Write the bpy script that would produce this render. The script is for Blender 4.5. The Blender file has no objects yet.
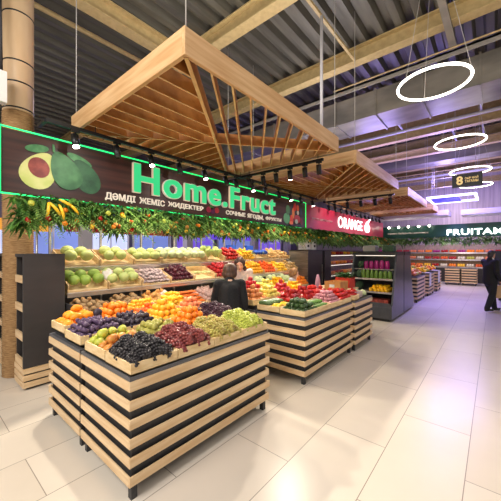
import bpy, bmesh, math, random
from mathutils import Vector, Matrix, noise
random.seed(7)
S = bpy.context.scene
COL = S.collection
PI = math.pi

# ------------------------------------------------------------------ camera, world, big lights, exposure
cam_d = bpy.data.cameras.new('camera'); cam = bpy.data.objects.new('camera', cam_d); COL.objects.link(cam)
cam_d.sensor_width = 36; cam_d.lens = 36 * 291 / 501; cam_d.shift_y = 0.002; cam_d.clip_end = 200
cam.location = (0, 0, 1.7); cam.rotation_euler = (PI / 2, 0, math.radians(-50))
S.camera = cam
W = bpy.data.worlds.new('world'); S.world = W; W.use_nodes = True
bg = W.node_tree.nodes['Background']; bg.inputs[0].default_value = (1.0, 0.93, 0.85, 1); bg.inputs[1].default_value = 0.52
S.view_settings.view_transform = 'Standard'; S.view_settings.look = 'None'
S.view_settings.exposure = 0.28; S.view_settings.gamma = 1.0; S.view_settings.use_curve_mapping = False


def light(name, kind, loc, power, color, target=None, size=1.0, spot=60, blend=0.3, size_y=None):
    d = bpy.data.lights.new(name, kind); o = bpy.data.objects.new(name, d); COL.objects.link(o)
    d.energy = power; d.color = color; o.location = loc
    if kind == 'AREA':
        d.size = size
        if size_y: d.shape = 'RECTANGLE'; d.size_y = size_y
    else:
        d.shadow_soft_size = size
    if kind == 'SPOT': d.spot_size = math.radians(spot); d.spot_blend = blend
    if target is not None:
        o.rotation_euler = (Vector(target) - Vector(loc)).to_track_quat('-Z', 'Y').to_euler()
    return o


WARM = (1.0, 0.87, 0.70); NEUT = (1.0, 0.94, 0.87); BLUE = (0.26, 0.22, 1.0); VIOL = (0.42, 0.34, 1.0)
# added overhead fill over the aisle and behind the camera, without fixtures
light('overhead_fill_aisle', 'AREA', (2.6, -2.2, 5.4), 60, NEUT, (2.6, -0.6, 0), 2.5, size_y=2.5)
light('overhead_fill_entry', 'AREA', (-2.2, 1.6, 4.6), 240, NEUT, (0.6, 2.2, 0), 2.5, size_y=2.5)
light('ceiling_lamp_checkout', 'AREA', (5.0, 9.5, 5.2), 120, (0.75, 0.7, 1.0), (5.0, 9.5, 0), 3.0, size_y=3.0)
# added upward fill above canopies, over aisle and by pillar, brightens the deck
for x_, p_, c_ in ((3.2, 48, NEUT), (7.1, 50, (0.95, 0.9, 1.0)), (11.3, 90, VIOL)):
    light('canopy_up_fill', 'AREA', (x_, 3.3, 3.78), p_, c_, (x_, 3.3, 9), 1.2)
light('aisle_up_fill', 'AREA', (4.0, -2.6, 4.4), 70, NEUT, (4.0, -1.8, 9), 1.5)
light('pillar_up_fill', 'AREA', (0.2, 3.2, 3.6), 14, NEUT, (0.4, 4.2, 9), 1.0)
# blue and violet accent lamps of the far department, with added upward fill
light('accent_lamp_blue', 'SPOT', (11.2, 1.2, 4.6), 520, BLUE, (10.6, 0.7, 0), 0.2, 80, 0.8)
light('accent_lamp_violet', 'AREA', (14.8, 1.0, 4.3), 130, VIOL, (14.0, 1.0, 0), 1.2)
light('accent_fill_up', 'POINT', (13.4, 1.6, 4.4), 150, VIOL, None, 0.3)
light('accent_fill_up', 'POINT', (11.0, 1.4, 4.9), 30, BLUE, None, 0.3)
light('accent_fill_up', 'POINT', (18.6, 2.0, 4.4), 160, VIOL, None, 0.3)  # this and the next added to brighten the far wall
light('accent_fill_up', 'POINT', (18.6, -2.0, 4.4), 160, VIOL, None, 0.3)
light('far_shelf_lamp', 'AREA', (17.6, 1.6, 3.0), 60, (1.0, 0.84, 0.80), (19.2, 1.6, 0.9), 0.6, size_y=5)

# ------------------------------------------------------------------ materials
def lin(c):
    return tuple(((x / 255) / 12.92 if x / 255 <= 0.04045 else ((x / 255 + 0.055) / 1.055) ** 2.4) for x in c) + (1.0,)


MATS = {}


def mat(name, c, rough=0.5, metal=0.0, spec=0.5, emit=None, es=0.0, alpha=1.0):
    if name in MATS: return MATS[name]
    m = bpy.data.materials.new(name); m.use_nodes = True; b = m.node_tree.nodes['Principled BSDF']
    b.inputs['Base Color'].default_value = lin(c); b.inputs['Roughness'].default_value = rough
    b.inputs['Metallic'].default_value = metal; b.inputs['Specular IOR Level'].default_value = spec
    if emit: b.inputs['Emission Color'].default_value = lin(emit); b.inputs['Emission Strength'].default_value = es
    b.inputs['Alpha'].default_value = alpha
    MATS[name] = m
    return m


def nodes(m):
    return m.node_tree.nodes, m.node_tree.links, m.node_tree.nodes['Principled BSDF']


def noisy(name, c1, c2, scale=(5, 5, 5), nscale=3.0, rough=0.5, metal=0.0, rand=0.0, island=0.0, lo=0.35, hi=0.65, bump=0.0, spec=0.5, detail=3.0, coat=0.0):
    """two-tone procedural colour; rand: per-object value shift, island: per-island value shift"""
    if name in MATS: return MATS[name]
    m = mat(name, c1, rough, metal, spec); n, l, b = nodes(m)
    tc = n.new('ShaderNodeTexCoord'); mp = n.new('ShaderNodeMapping'); mp.inputs['Scale'].default_value = scale
    nz = n.new('ShaderNodeTexNoise'); nz.inputs['Scale'].default_value = nscale; nz.inputs['Detail'].default_value = detail
    l.new(tc.outputs['Object'], mp.inputs[0])
    if rand:
        oi = n.new('ShaderNodeObjectInfo'); ad = n.new('ShaderNodeVectorMath'); ad.operation = 'ADD'
        mu = n.new('ShaderNodeMath'); mu.operation = 'MULTIPLY'; mu.inputs[1].default_value = 37.0
        l.new(oi.outputs['Random'], mu.inputs[0]); l.new(mp.outputs[0], ad.inputs[0]); l.new(mu.outputs[0], ad.inputs[1]); l.new(ad.outputs[0], nz.inputs['Vector'])
    else:
        l.new(mp.outputs[0], nz.inputs['Vector'])
    cr = n.new('ShaderNodeValToRGB'); cr.color_ramp.elements[0].position = lo; cr.color_ramp.elements[1].position = hi
    cr.color_ramp.elements[0].color = lin(c1); cr.color_ramp.elements[1].color = lin(c2)
    l.new(nz.outputs[0], cr.inputs[0]); out = cr.outputs[0]
    if rand or island:
        if rand: src = oi.outputs['Random']; amt = rand
        else: src = n.new('ShaderNodeNewGeometry').outputs['Random Per Island']; amt = island
        mr = n.new('ShaderNodeMapRange'); mr.inputs[3].default_value = 1 - amt; mr.inputs[4].default_value = 1 + amt
        hs = n.new('ShaderNodeHueSaturation'); l.new(src, mr.inputs[0]); l.new(mr.outputs[0], hs.inputs['Value']); l.new(out, hs.inputs['Color']); out = hs.outputs[0]
    l.new(out, b.inputs['Base Color'])
    if bump:
        bp = n.new('ShaderNodeBump'); bp.inputs['Strength'].default_value = bump; bp.inputs['Distance'].default_value = 0.01
        l.new(nz.outputs[0], bp.inputs['Height']); l.new(bp.outputs[0], b.inputs['Normal'])
    if coat: b.inputs['Coat Weight'].default_value = coat
    return m


LW1, LW2 = (232, 203, 162), (213, 177, 131)
wood_x = noisy('light_wood_along_x', LW1, LW2, (0.7, 9, 9), 3.0, 0.42, detail=5)
wood_y = noisy('light_wood_along_y', LW1, LW2, (9, 0.7, 9), 3.0, 0.42, detail=5)
wood_z = noisy('light_wood_along_z', LW1, LW2, (9, 9, 0.7), 3.0, 0.42, detail=5)
can_x = noisy('canopy_wood_along_x', (224, 186, 138), (202, 156, 106), (0.6, 8, 8), 2.6, 0.5, detail=6)
can_y = noisy('canopy_wood_along_y', (224, 186, 138), (202, 156, 106), (8, 0.6, 8), 2.6, 0.5, detail=6)
rib_shaded = noisy('rib_wood_shaded', (190, 128, 62), (158, 98, 42), (3, 3, 3), 2.0, 0.55)  # shade on the rib sides put into a darker wood colour
rib_lit = noisy('rib_wood_lit', (232, 196, 142), (218, 178, 120), (3, 3, 3), 2.0, 0.55)  # light on the bottom edges painted as a paler wood
crate_w = noisy('pale_crate_wood', (236, 210, 164), (216, 182, 128), (2, 2, 8), 3.0, 0.55, rand=0.06)
dark_metal = noisy('dark_painted_metal', (54, 54, 57), (46, 46, 49), nscale=8, rough=0.45, spec=0.4)
charcoal = noisy('charcoal_panel', (58, 54, 54), (52, 49, 49), (1, 1, 3), 3, 0.5)
black_m = mat('black_metal', (22, 22, 24), 0.4)
black_f = noisy('black_cloth', (24, 24, 28), (14, 14, 17), nscale=12, rough=0.85)
steel = noisy('brushed_steel', (150, 146, 138), (120, 116, 108), (1, 1, 8), 3, 0.35, metal=0.7)
chrome = mat('chrome_rail', (205, 200, 196), 0.25, 0.6)
white_p = mat('white_plastic', (232, 230, 226), 0.4)
beige_steel = noisy('beige_painted_steel', (196, 172, 122), (180, 156, 108), nscale=2, rough=0.5)
galv = noisy('galvanised_duct', (156, 150, 140), (118, 114, 108), (1, 0.4, 1), 2.2, 0.38, metal=0.55)
deckm = noisy('ceiling_deck_steel', (112, 108, 97), (88, 85, 77), (0.4, 3, 3), 2.0, 0.45, metal=0.3)
led_white = mat('ring_lamp_glow', (255, 250, 240), 0.5, emit=(255, 246, 232), es=4.5)
led_green = mat('green_led_tube', (40, 255, 140), 0.5, emit=(24, 235, 112), es=1.3)
led_blue = mat('blue_led_tube', (150, 130, 255), 0.5, emit=(205, 196, 255), es=3.0)
lens_on = mat('lit_lens', (255, 250, 240), 0.5, emit=(255, 244, 225), es=20.0)
lens_off = mat('unlit_lens', (60, 58, 55), 0.2)
case_led = mat('case_light_glow', (240, 236, 228), 0.5, emit=(255, 244, 225), es=1.2)
strip_led = mat('shelf_strip_light', (255, 248, 235), 0.5, emit=(255, 240, 215), es=5.0)


# ------------------------------------------------------------------ mesh helpers
class MB:
    def __init__(s): s.v = []; s.f = []; s.sm = []

    def add(s, vs, fs, smooth=False):
        o = len(s.v); s.v += [Vector(q) for q in vs]; s.f += [tuple(i + o for i in f) for f in fs]; s.sm += [smooth] * len(fs); return s

    def box(s, x0, x1, y0, y1, z0, z1):
        vs = [(x, y, z) for z in (z0, z1) for y in (y0, y1) for x in (x0, x1)]
        return s.add(vs, [(0, 2, 3, 1), (4, 5, 7, 6), (0, 1, 5, 4), (2, 6, 7, 3), (0, 4, 6, 2), (1, 3, 7, 5)])

    def bar(s, p, q, w, h, up=(0, 0, 1)):
        p, q, up = Vector(p), Vector(q), Vector(up); d = (q - p).normalized(); sd = d.cross(up)
        sd = sd.normalized() if sd.length > 1e-6 else Vector((1, 0, 0)); u = sd.cross(d).normalized()
        vs = [e + sd * a * w / 2 + u * b * h / 2 for e in (p, q) for a, b in ((-1, -1), (1, -1), (1, 1), (-1, 1))]
        return s.add(vs, [(3, 2, 1, 0), (4, 5, 6, 7), (0, 1, 5, 4), (1, 2, 6, 5), (2, 3, 7, 6), (3, 0, 4, 7)])

    def tube(s, pts, r, n=8, closed=False, caps=True):
        pts = [Vector(q) for q in pts]; m = len(pts); rs = r if isinstance(r, (list, tuple)) else [r] * m; vs = []
        for i, q in enumerate(pts):
            a = pts[(i - 1) % m] if closed or i else q; b = pts[(i + 1) % m] if closed or i < m - 1 else q
            d = (b - a).normalized(); ref = Vector((0, 0, 1)) if abs(d.z) < 0.9 else Vector((1, 0, 0))
            x = d.cross(ref).normalized(); y = d.cross(x)
            vs += [q + (x * math.cos(2 * PI * k / n) + y * math.sin(2 * PI * k / n)) * rs[i] for k in range(n)]
        fs = [(i * n + k, i * n + (k + 1) % n, ((i + 1) % m) * n + (k + 1) % n, ((i + 1) % m) * n + k) for i in range(m if closed else m - 1) for k in range(n)]
        if caps and not closed: fs += [tuple(range(n))[::-1], tuple((m - 1) * n + k for k in range(n))]
        return s.add(vs, fs, True)

    def cyl(s, p, q, r, n=16): return s.tube([p, q], r, n)

    def lathe(s, prof, n=16, c=(0, 0, 0)):
        """profile of (r, z) from bottom to top"""
        c = Vector(c); vs = [c + Vector((r * math.cos(2 * PI * k / n), r * math.sin(2 * PI * k / n), z)) for r, z in prof for k in range(n)]
        m = len(prof); fs = [(i * n + k, i * n + (k + 1) % n, (i + 1) * n + (k + 1) % n, (i + 1) * n + k) for i in range(m - 1) for k in range(n)]
        fs += [tuple(range(n))[::-1], tuple((m - 1) * n + k for k in range(n))]
        return s.add(vs, fs, True)

    def ball(s, c, r, seg=10, rings=6, M=None):
        rx, ry, rz = r if isinstance(r, (tuple, list)) else (r, r, r); c = Vector(c); vs = [Vector((0, 0, -rz))]
        for i in range(1, rings):
            t = -PI / 2 + PI * i / rings
            vs += [Vector((rx * math.cos(t) * math.cos(2 * PI * k / seg), ry * math.cos(t) * math.sin(2 * PI * k / seg), rz * math.sin(t))) for k in range(seg)]
        vs.append(Vector((0, 0, rz)))
        if M is not None: vs = [M @ q for q in vs]
        vs = [q + c for q in vs]; L = len(vs) - 1
        fs = [(0, 1 + (k + 1) % seg, 1 + k) for k in range(seg)]
        fs += [(1 + i * seg + k, 1 + i * seg + (k + 1) % seg, 1 + (i + 1) * seg + (k + 1) % seg, 1 + (i + 1) * seg + k) for i in range(rings - 2) for k in range(seg)]
        fs += [(1 + (rings - 2) * seg + k, 1 + (rings - 2) * seg + (k + 1) % seg, L) for k in range(seg)]
        return s.add(vs, fs, True)

    def cap(s, p, q, r1, r2, n=12):
        """tapered limb with round ends"""
        p, q = Vector(p), Vector(q); s.ball(p, r1, n, 8); s.ball(q, r2, n, 8); return s.tube([p, q], [r1, r2], n)

    def prism(s, pts, d):
        """polygon extruded by vector d"""
        d = Vector(d); n = len(pts); a = [Vector(q) for q in pts]
        return s.add(a + [q + d for q in a], [tuple(range(n))[::-1], tuple(range(n, 2 * n))] + [(i, (i + 1) % n, n + (i + 1) % n, n + i) for i in range(n)])

    def mesh(s, name, off=Vector((0, 0, 0)), fix=True, bevel=0):
        me = bpy.data.meshes.new(name); me.from_pydata([tuple(q - off) for q in s.v], [], s.f)
        me.polygons.foreach_set('use_smooth', s.sm)
        if fix or bevel:
            bm = bmesh.new(); bm.from_mesh(me)
            if bevel: bmesh.ops.bevel(bm, geom=bm.edges[:], offset=bevel, segments=1, affect='EDGES')
            bmesh.ops.recalc_face_normals(bm, faces=bm.faces[:]); bm.to_mesh(me); bm.free()
        me.update(); return me

    def build(s, name, m, parent=None, bevel=0, fix=True):
        if parent is None:
            lo = [min(q[i] for q in s.v) for i in range(3)]; hi = [max(q[i] for q in s.v) for i in range(3)]
            off = Vector(((lo[0] + hi[0]) / 2, (lo[1] + hi[1]) / 2, lo[2]))
        else: off = org(parent)
        return link(name, s.mesh(name, off, fix, bevel), m, parent, off if parent is None else (0, 0, 0))


def org(o):
    v = Vector(o.location)
    while o.parent: o = o.parent; v += o.location
    return v


def link(name, me, m, parent=None, loc=(0, 0, 0)):
    if m is not None and not me.materials: me.materials.append(m)
    o = bpy.data.objects.new(name, me); COL.objects.link(o); o.location = loc
    if parent is not None: o.parent = parent
    return o


def tag(o, label=None, cat=None, group=None, kind=None):
    if label: o['label'] = label
    if cat: o['category'] = cat
    if group: o['group'] = group
    if kind: o['kind'] = kind
    return o


def thing(name, loc, label, cat, group=None, kind=None):
    o = bpy.data.objects.new(name, None); COL.objects.link(o); o.location = loc; o.empty_display_size = 0.1
    return tag(o, label, cat, group, kind)


def struct(name, mb, m, bevel=0, label=None):
    return tag(mb.build(name, m, None, bevel), label, None, None, 'structure')


def copy_tree(o, parent=None):
    c = o.copy(); COL.objects.link(c)
    if parent is not None: c.parent = parent
    for ch in list(o.children): copy_tree(ch, c)
    return c


# ------------------------------------------------------------------ room shell
fl = mat('floor_tiles', (218, 207, 192), 0.28)
n, l, b = nodes(fl)
tc = n.new('ShaderNodeTexCoord'); mp = n.new('ShaderNodeMapping'); mp.inputs['Location'].default_value = (0.04, -0.17, 0)
br = n.new('ShaderNodeTexBrick'); br.inputs['Scale'].default_value = 1; br.inputs['Mortar Size'].default_value = 0.0035; br.inputs['Mortar Smooth'].default_value = 0.2
br.inputs['Brick Width'].default_value = 1.36; br.inputs['Row Height'].default_value = 0.555; br.inputs['Bias'].default_value = 0
br.inputs['Color1'].default_value = lin((226, 216, 202)); br.inputs['Color2'].default_value = lin((216, 205, 190)); br.inputs['Mortar'].default_value = lin((150, 138, 124))
nz = n.new('ShaderNodeTexNoise'); nz.inputs['Scale'].default_value = 2.5; nz.inputs['Detail'].default_value = 6
mr = n.new('ShaderNodeMapRange'); mr.inputs[3].default_value = 0.93; mr.inputs[4].default_value = 1.06
hs = n.new('ShaderNodeHueSaturation')
l.new(tc.outputs['Object'], mp.inputs[0]); l.new(mp.outputs[0], br.inputs[0]); l.new(tc.outputs['Object'], nz.inputs[0])
l.new(nz.outputs[0], mr.inputs[0]); l.new(mr.outputs[0], hs.inputs['Value']); l.new(br.outputs[0], hs.inputs['Color']); l.new(hs.outputs[0], b.inputs['Base Color'])
g = bpy.data.meshes.new('floor'); g.from_pydata([(-5, -9, 0), (21, -9, 0), (21, 14, 0), (-5, 14, 0)], [], [(0, 1, 2, 3)])
tag(link('floor', g, fl), 'pale beige large rectangular floor tiles', None, None, 'structure')

# corrugated ceiling deck, ribs along X
mb = MB(); zc = 6.33; prof = []
y = -9.0
while y < 14:
    prof += [(y, zc), (y + 0.13, zc), (y + 0.18, zc + 0.14), (y + 0.31, zc + 0.14)]; y += 0.36
vs = [(x, yy, zz) for x in (-5, 21) for yy, zz in prof]; k = len(prof)
mb.add(vs, [(i, i + 1, k + i + 1, k + i) for i in range(k - 1)])
struct('ceiling', mb, deckm, label='dark corrugated steel ceiling deck')


def ibeam_y(x, z, hgt=0.42, w=0.26, y0=-8.9, y1=13.9, n_='ceiling_beam', m=beige_steel):
    q = MB(); q.box(x - w / 2, x + w / 2, y0, y1, z, z + 0.03); q.box(x - 0.02, x + 0.02, y0, y1, z + 0.03, z + hgt - 0.03); q.box(x - w / 2, x + w / 2, y0, y1, z + hgt - 0.03, z + hgt)
    return struct(n_, q, m)


for i, x in enumerate((4.22, 6.66, 9.3, 11.6, 13.9, 16.2, 18.5)):
    ibeam_y(x, 6.0, 0.33, 0.24).name = 'ceiling_beam'
q = MB(); q.box(-5, 4.2, 5.4, 5.64, 5.99, 6.02); q.box(-5, 4.2, 5.5, 5.54, 6.02, 6.3); q.box(-5, 4.2, 5.4, 5.64, 6.28, 6.31)
struct('ceiling_beam', q, beige_steel)
for yy, zz in ((6.35, 6.15),):
    q = MB().cyl((-3, yy, zz), (4.0, yy, zz), 0.05, 10); struct('ceiling_pipe', q, beige_steel)
for x, z in ((9.25, 5.42), (11.0, 5.5), (12.6, 5.32), (14.6, 5.3), (16.6, 5.2), (17.8, 5.0)): ibeam_y(x, z, 0.26, 0.22)
# white purlin-like braces between far beams
wp = mat('white_painted_steel', (206, 204, 208), 0.45)
for (p_, q_) in (((4.3, 2.45, 6.02), (6.6, 2.42, 6.02)), ((6.8, -0.4, 5.95), (9.2, -0.4, 5.9)), ((11.6, 1.1, 5.85), (13.9, 1.1, 5.85)), ((9.3, 2.4, 5.85), (11.6, 2.4, 5.85)), ((9.3, 0.3, 5.85), (13.9, 0.3, 5.85))):
    struct('ceiling_brace', MB().bar(p_, q_, 0.05, 0.05), wp if p_[0] > 6 else beige_steel)
struct('ceiling_pipe', MB().cyl((4.9, 2.42, 3.66), (4.9, 2.42, 6.0), 0.028, 10), wp)
for xx, zz, rr in ((10.4, 5.6, 0.05), (12.7, 5.6, 0.05), (15.0, 5.5, 0.06), (6.75, 5.6, 0.016), (17.2, 5.4, 0.07), (15.4, 5.1, 0.05)):
    struct('ceiling_pipe', MB().cyl((xx, -8, zz), (xx, 3.0 if xx == 6.75 else 9, zz), rr, 10), wp if .02 < rr < .06 else beige_steel)
# big rectangular air duct across the aisle
q = MB(); q.box(7.35, 8.35, -8.5, 9.0, 5.02, 5.62)
for yy in range(-8, 9): q.box(7.32, 8.38, yy + .2, yy + .235, 4.99, 5.65)
dct = tag(q.build('air_duct', galv, None), 'grey galvanised rectangular air duct crossing under the ceiling', 'duct')
q = MB(); q.box(7.0, 7.12, -8.5, 9.0, 5.66, 5.70); q.box(7.0, 7.02, -8.5, 9, 5.58, 5.7)
tag(q.build('cable_tray', chrome), 'thin metal cable tray running beside the air duct', 'cable tray')
q = MB(); q.box(13.3, 14.0, -8.5, 9.0, 5.2, 5.7); tag(q.build('air_duct', galv), 'distant air duct behind the big ring lamps', 'duct')
struct('hanging_channel', MB().bar((6.0, 0.75, 6.3), (7.0, 0.62, 5.72), 0.12, 0.06), galv)

wallm = noisy('far_wall_wood_panel', (192, 180, 172), (168, 156, 150), (1, 6, 0.3), 2, 0.6)
struct('wall_far', MB().box(20.6, 20.8, -9, 14, 0, 6.47), wallm)
struct('wall_back', MB().box(-5, 20.6, 13.6, 13.8, 0, 6.47), mat('back_wall_grey', (120, 118, 130), 0.6))
# checkout zone behind the display: lit windows and fascia
winm = mat('lit_window_blue', (130, 150, 215), 0.3, emit=(130, 150, 220), es=0.5)
winw = mat('lit_window_white', (225, 232, 250), 0.3, emit=(190, 206, 250), es=0.6)
winv = mat('lit_panel_violet', (140, 110, 230), 0.3, emit=(130, 96, 240), es=0.5)
k = 0
for x0, x1, mm in ((0.6, 2.2, winw), (2.5, 4.3, winm), (4.7, 6.1, winw), (6.4, 8.2, winm), (8.6, 11.0, winv), (11.4, 14.2, winm), (14.6, 17.6, winv)):
    k += 1
    w_ = thing('window_%d' % k, (x0, 11.9, 0.9), None, None, None, 'structure')
    MB().box(x0, x1, 11.98, 12.02, 0.9, 2.6).build('pane', mm, w_)
    q = MB(); q.box(x0 - .06, x1 + .06, 11.9, 11.98, .82, .9); q.box(x0 - .06, x1 + .06, 11.9, 11.98, 2.6, 2.7)
    q.box(x0 - .06, x0, 11.9, 11.98, .9, 2.6); q.box(x1, x1 + .06, 11.9, 11.98, .9, 2.6); q.box((x0 + x1) / 2 - .02, (x0 + x1) / 2 + .02, 11.9, 11.98, .9, 2.6)
    q.build('window_frame', white_p, w_)
struct('wall_checkout', MB().box(-4, 20, 12.02, 12.2, 0, 4.2), mat('checkout_wall', (96, 92, 110), 0.6))
q = MB(); q.box(3.4, 9.2, 10.5, 10.7, 2.35, 2.62)
tag(q.build('shop_fascia', mat('red_fascia', (196, 34, 40), 0.45)), 'red fascia strip hanging over the checkout zone', 'sign')
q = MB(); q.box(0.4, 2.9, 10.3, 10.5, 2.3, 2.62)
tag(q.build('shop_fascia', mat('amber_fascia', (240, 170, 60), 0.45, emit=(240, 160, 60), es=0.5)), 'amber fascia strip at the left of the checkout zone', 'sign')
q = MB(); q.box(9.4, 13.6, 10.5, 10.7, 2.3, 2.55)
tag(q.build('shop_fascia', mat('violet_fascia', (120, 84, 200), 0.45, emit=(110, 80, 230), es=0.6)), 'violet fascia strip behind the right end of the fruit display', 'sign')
colm = mat('white_column', (206, 200, 204), 0.6)
for i, x in enumerate((3.4, 7.1, 11.2, 14.2)):
    struct('column_%d' % (i + 1), MB().box(x - .14, x + .14, 9, 9.28, 0, 2.9), colm)
for i, x in enumerate((2.0, 4.6, 5.6, 8.6, 9.9, 12.4)):
    tag(MB().cyl((x, 8.2, 0), (x, 8.2, 3.0), 0.025, 8).build('queue_post', chrome), 'thin metal pole standing in the checkout zone, %s from the left' % ('first second third fourth fifth sixth'.split()[i]), 'pole', 'checkout barrier poles')
chk = noisy('checkout_goods', (150, 60, 70), (60, 70, 130), (6, 1, 9), 3, 0.6)
for i, (x, y_) in enumerate(((1.6, 10.0), (4.2, 9.8), (6.2, 9.7), (9.0, 9.8), (11.8, 9.8))):
    t = thing('checkout_desk', (x, y_, 0), 'dark checkout desk far behind the display, %s from the left' % ('first second third fourth fifth'.split()[i]), 'checkout', 'distant checkout desks')
    MB().box(x - .7, x + .7, y_ - .3, y_ + .3, 0, .95).build('desk', mat('desk_grey', (70, 68, 80), .5), t)
    MB().box(x - .25, x + .15, y_ - .05, y_, 1.15, 1.45).build('screen', winm, t); MB().box(x - .08, x - .02, y_ - .06, y_ - .0, .95, 1.2).build('screen_stand', black_m, t)
    MB().box(x + .25, x + .65, y_ - .2, y_ + .2, .95, 1.75).build('goods_rack', chk, t)

# round pillar, cladded above and rope-wrapped below
pil = thing('pillar', (1.03, 5.10, 0), 'round tan pillar wrapped in rope below and banded above', 'pillar', None, 'structure')
q = MB(); prof = []
zz = 0
while zz < 3.60: prof += [(0.168, zz), (0.182, zz + 0.012), (0.168, zz + 0.024)]; zz += 0.026
q.lathe(prof, 28, (1.03, 5.10, 0)); q.build('rope_wrap', noisy('jute_rope', (176, 140, 96), (136, 102, 64), (4, 4, 40), 4, 0.9), pil)
q = MB(); q.lathe([(0.17, 3.62), (0.176, 3.63), (0.176, 6.33)], 32, (1.03, 5.10, 0)); q.build('cladding', noisy('pillar_tan_paint', (214, 186, 148), (200, 168, 130), (2, 2, .6), 2, 0.45), pil)
for zz in (3.65, 4.0, 4.29, 4.95, 5.6): MB().lathe([(0.1785, zz - .01), (0.1785, zz + .01)], 32, (1.03, 5.10, 0)).build('steel_band', black_m, pil)
tag(MB().box(0.72, 0.84, 4.72, 4.84, 3.58, 3.97).build('junction_box', white_p), 'white electrical box at the left edge beside the pillar', 'box')
tag(MB().tube([(0.8, 4.82, 3.97), (0.79, 4.95, 6.3)], 0.018, 6).build('cable_run', black_m), 'dark cable run rising from the white electrical box', 'cable')

# ------------------------------------------------------------------ slatted wooden canopies
RIBZ = 0.15


def canopy(x0, x1, y0, y1, z, label):
    t = thing('wooden_canopy', ((x0 + x1) / 2, (y0 + y1) / 2, z), label, 'canopy', 'slatted wooden canopies over the displays')
    h, w = 0.25, 0.045
    for a in (y0, y1 - w):
        MB().box(x0, x1, a, a + w, z, z + h).build('edge_board', can_x, t, 0.004)
    for a in (x0, x1 - w):
        MB().box(a, a + w, y0 + w, y1 - w, z, z + h).build('edge_board', can_y, t, 0.004)
    # diagonals
    A, B, C, D = Vector((x0, y0, 0)), Vector((x1, y0, 0)), Vector((x1, y1, 0)), Vector((x0, y1, 0))
    zc_ = z + RIBZ / 2 + 0.005; up = Vector((0, 0, zc_)); i = 0.05

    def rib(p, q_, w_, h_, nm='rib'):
        o = MB().bar(p, q_, w_, h_).build(nm, rib_shaded, t); o.data.materials.append(rib_lit)
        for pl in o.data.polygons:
            if pl.normal.z < -.9: pl.material_index = 1  # downward faces take the painted light tone

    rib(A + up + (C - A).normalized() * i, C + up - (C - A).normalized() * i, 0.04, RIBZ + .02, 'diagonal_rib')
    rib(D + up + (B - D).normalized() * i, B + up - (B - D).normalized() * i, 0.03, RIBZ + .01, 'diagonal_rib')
    cen = (A + C) / 2; th = 0.022; nn = 11
    for k in range(1, nn):            # left triangle: slats along X
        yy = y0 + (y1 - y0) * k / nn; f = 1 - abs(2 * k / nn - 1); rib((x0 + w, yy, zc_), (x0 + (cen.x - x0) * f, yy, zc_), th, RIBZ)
    nn = 15
    for k in range(1, nn):            # back triangle: slats along Y
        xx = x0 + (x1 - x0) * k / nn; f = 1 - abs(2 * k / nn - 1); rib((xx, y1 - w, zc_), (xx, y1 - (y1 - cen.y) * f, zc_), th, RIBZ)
    nn = 11; d = (C - A)    # front and right half: ribs parallel to the long diagonal
    for k in range(1, nn):
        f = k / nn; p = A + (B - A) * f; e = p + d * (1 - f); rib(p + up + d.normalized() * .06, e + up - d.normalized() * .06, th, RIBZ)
    for (xx, yy) in ((x0 + .05, y0 + .05), (x0 + .05, y1 - .05), (x1 - .05, y0 + .05), (x1 - .05, y1 - .05)):
        MB().cyl((xx, yy, z + h - .02), (xx, yy, 6.34), 0.006, 6).build('hanging_cable', mat('steel_cable', (190, 186, 180), .4), t)
    return t


canopy(1.56, 4.80, 2.05, 4.70, 3.41, 'nearest slatted wooden canopy, above the big slatted fruit bin')
canopy(5.55, 8.72, 2.02, 4.66, 3.40, 'second slatted wooden canopy, above the red orange-lit sign')
canopy(9.76, 12.95, 2.00, 4.65, 3.40, 'third slatted wooden canopy, partly behind the second one')
canopy(13.75, 15.1, 1.90, 4.40, 3.40, 'farthest slatted wooden canopy, in violet light before the green sign')

# ------------------------------------------------------------------ ring lamps, led loop, aisle sign
for i, (x, y_, z, r, lb) in enumerate(((5.62, 0.78, 4.47, .52, 'largest white ring lamp, nearest in the aisle'), (9.18, 0.69, 4.5, .54, 'second white ring lamp from the camera, whole ring clear of the hanging sign'),
                                 (12.66, 0.66, 4.5, .58, 'white ring lamp whose front hides behind the top of the hanging 8 sign'), (15.5, 0.62, 4.5, .56, 'farthest white ring lamp, just below the hanging 8 sign'))):
    t = thing('ring_lamp', (x, y_, z), lb, 'lamp', 'white ring lamps over the aisle')
    MB().tube([(x + r * math.cos(a * PI / 32), y_ + r * math.sin(a * PI / 32), z) for a in range(64)], 0.021, 8, True).build('glowing_ring', led_white, t)
    q = MB()
    for a in (0.4, 2.5, 4.6): q.cyl((x + r * math.cos(a), y_ + r * math.sin(a), z + .02), (x + r * math.cos(a) * .3, y_ + r * math.sin(a) * .3, 6.34), 0.004, 5)
    q.build('hanging_wire', MATS['steel_cable'], t)
t = thing('led_loop_lamp', (12.7, 1.2, 3.62), 'long rectangular violet white led loop lamp under the hanging sign', 'lamp')
c4 = [(12.0, 1.84, 3.6), (12.0, 0.48, 3.6), (13.5, 0.48, 3.6), (13.5, 1.84, 3.6)]
q = MB()
for i in range(4): q.bar(c4[i], c4[(i + 1) % 4], 0.07, 0.07)
q.build('led_tube', led_blue, t)
MB().box(12.04, 13.46, 0.95, 1.80, 3.59, 3.61).build('diffuser_panel', mat('blue_diffuser', (70, 60, 210), .4, emit=(80, 64, 240), es=.7), t)
for p in c4: MB().cyl(Vector(p) + Vector((0, 0, .03)), (p[0], p[1], 6.34), 0.006, 5).build('hanging_wire', MATS['steel_cable'], t)


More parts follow.
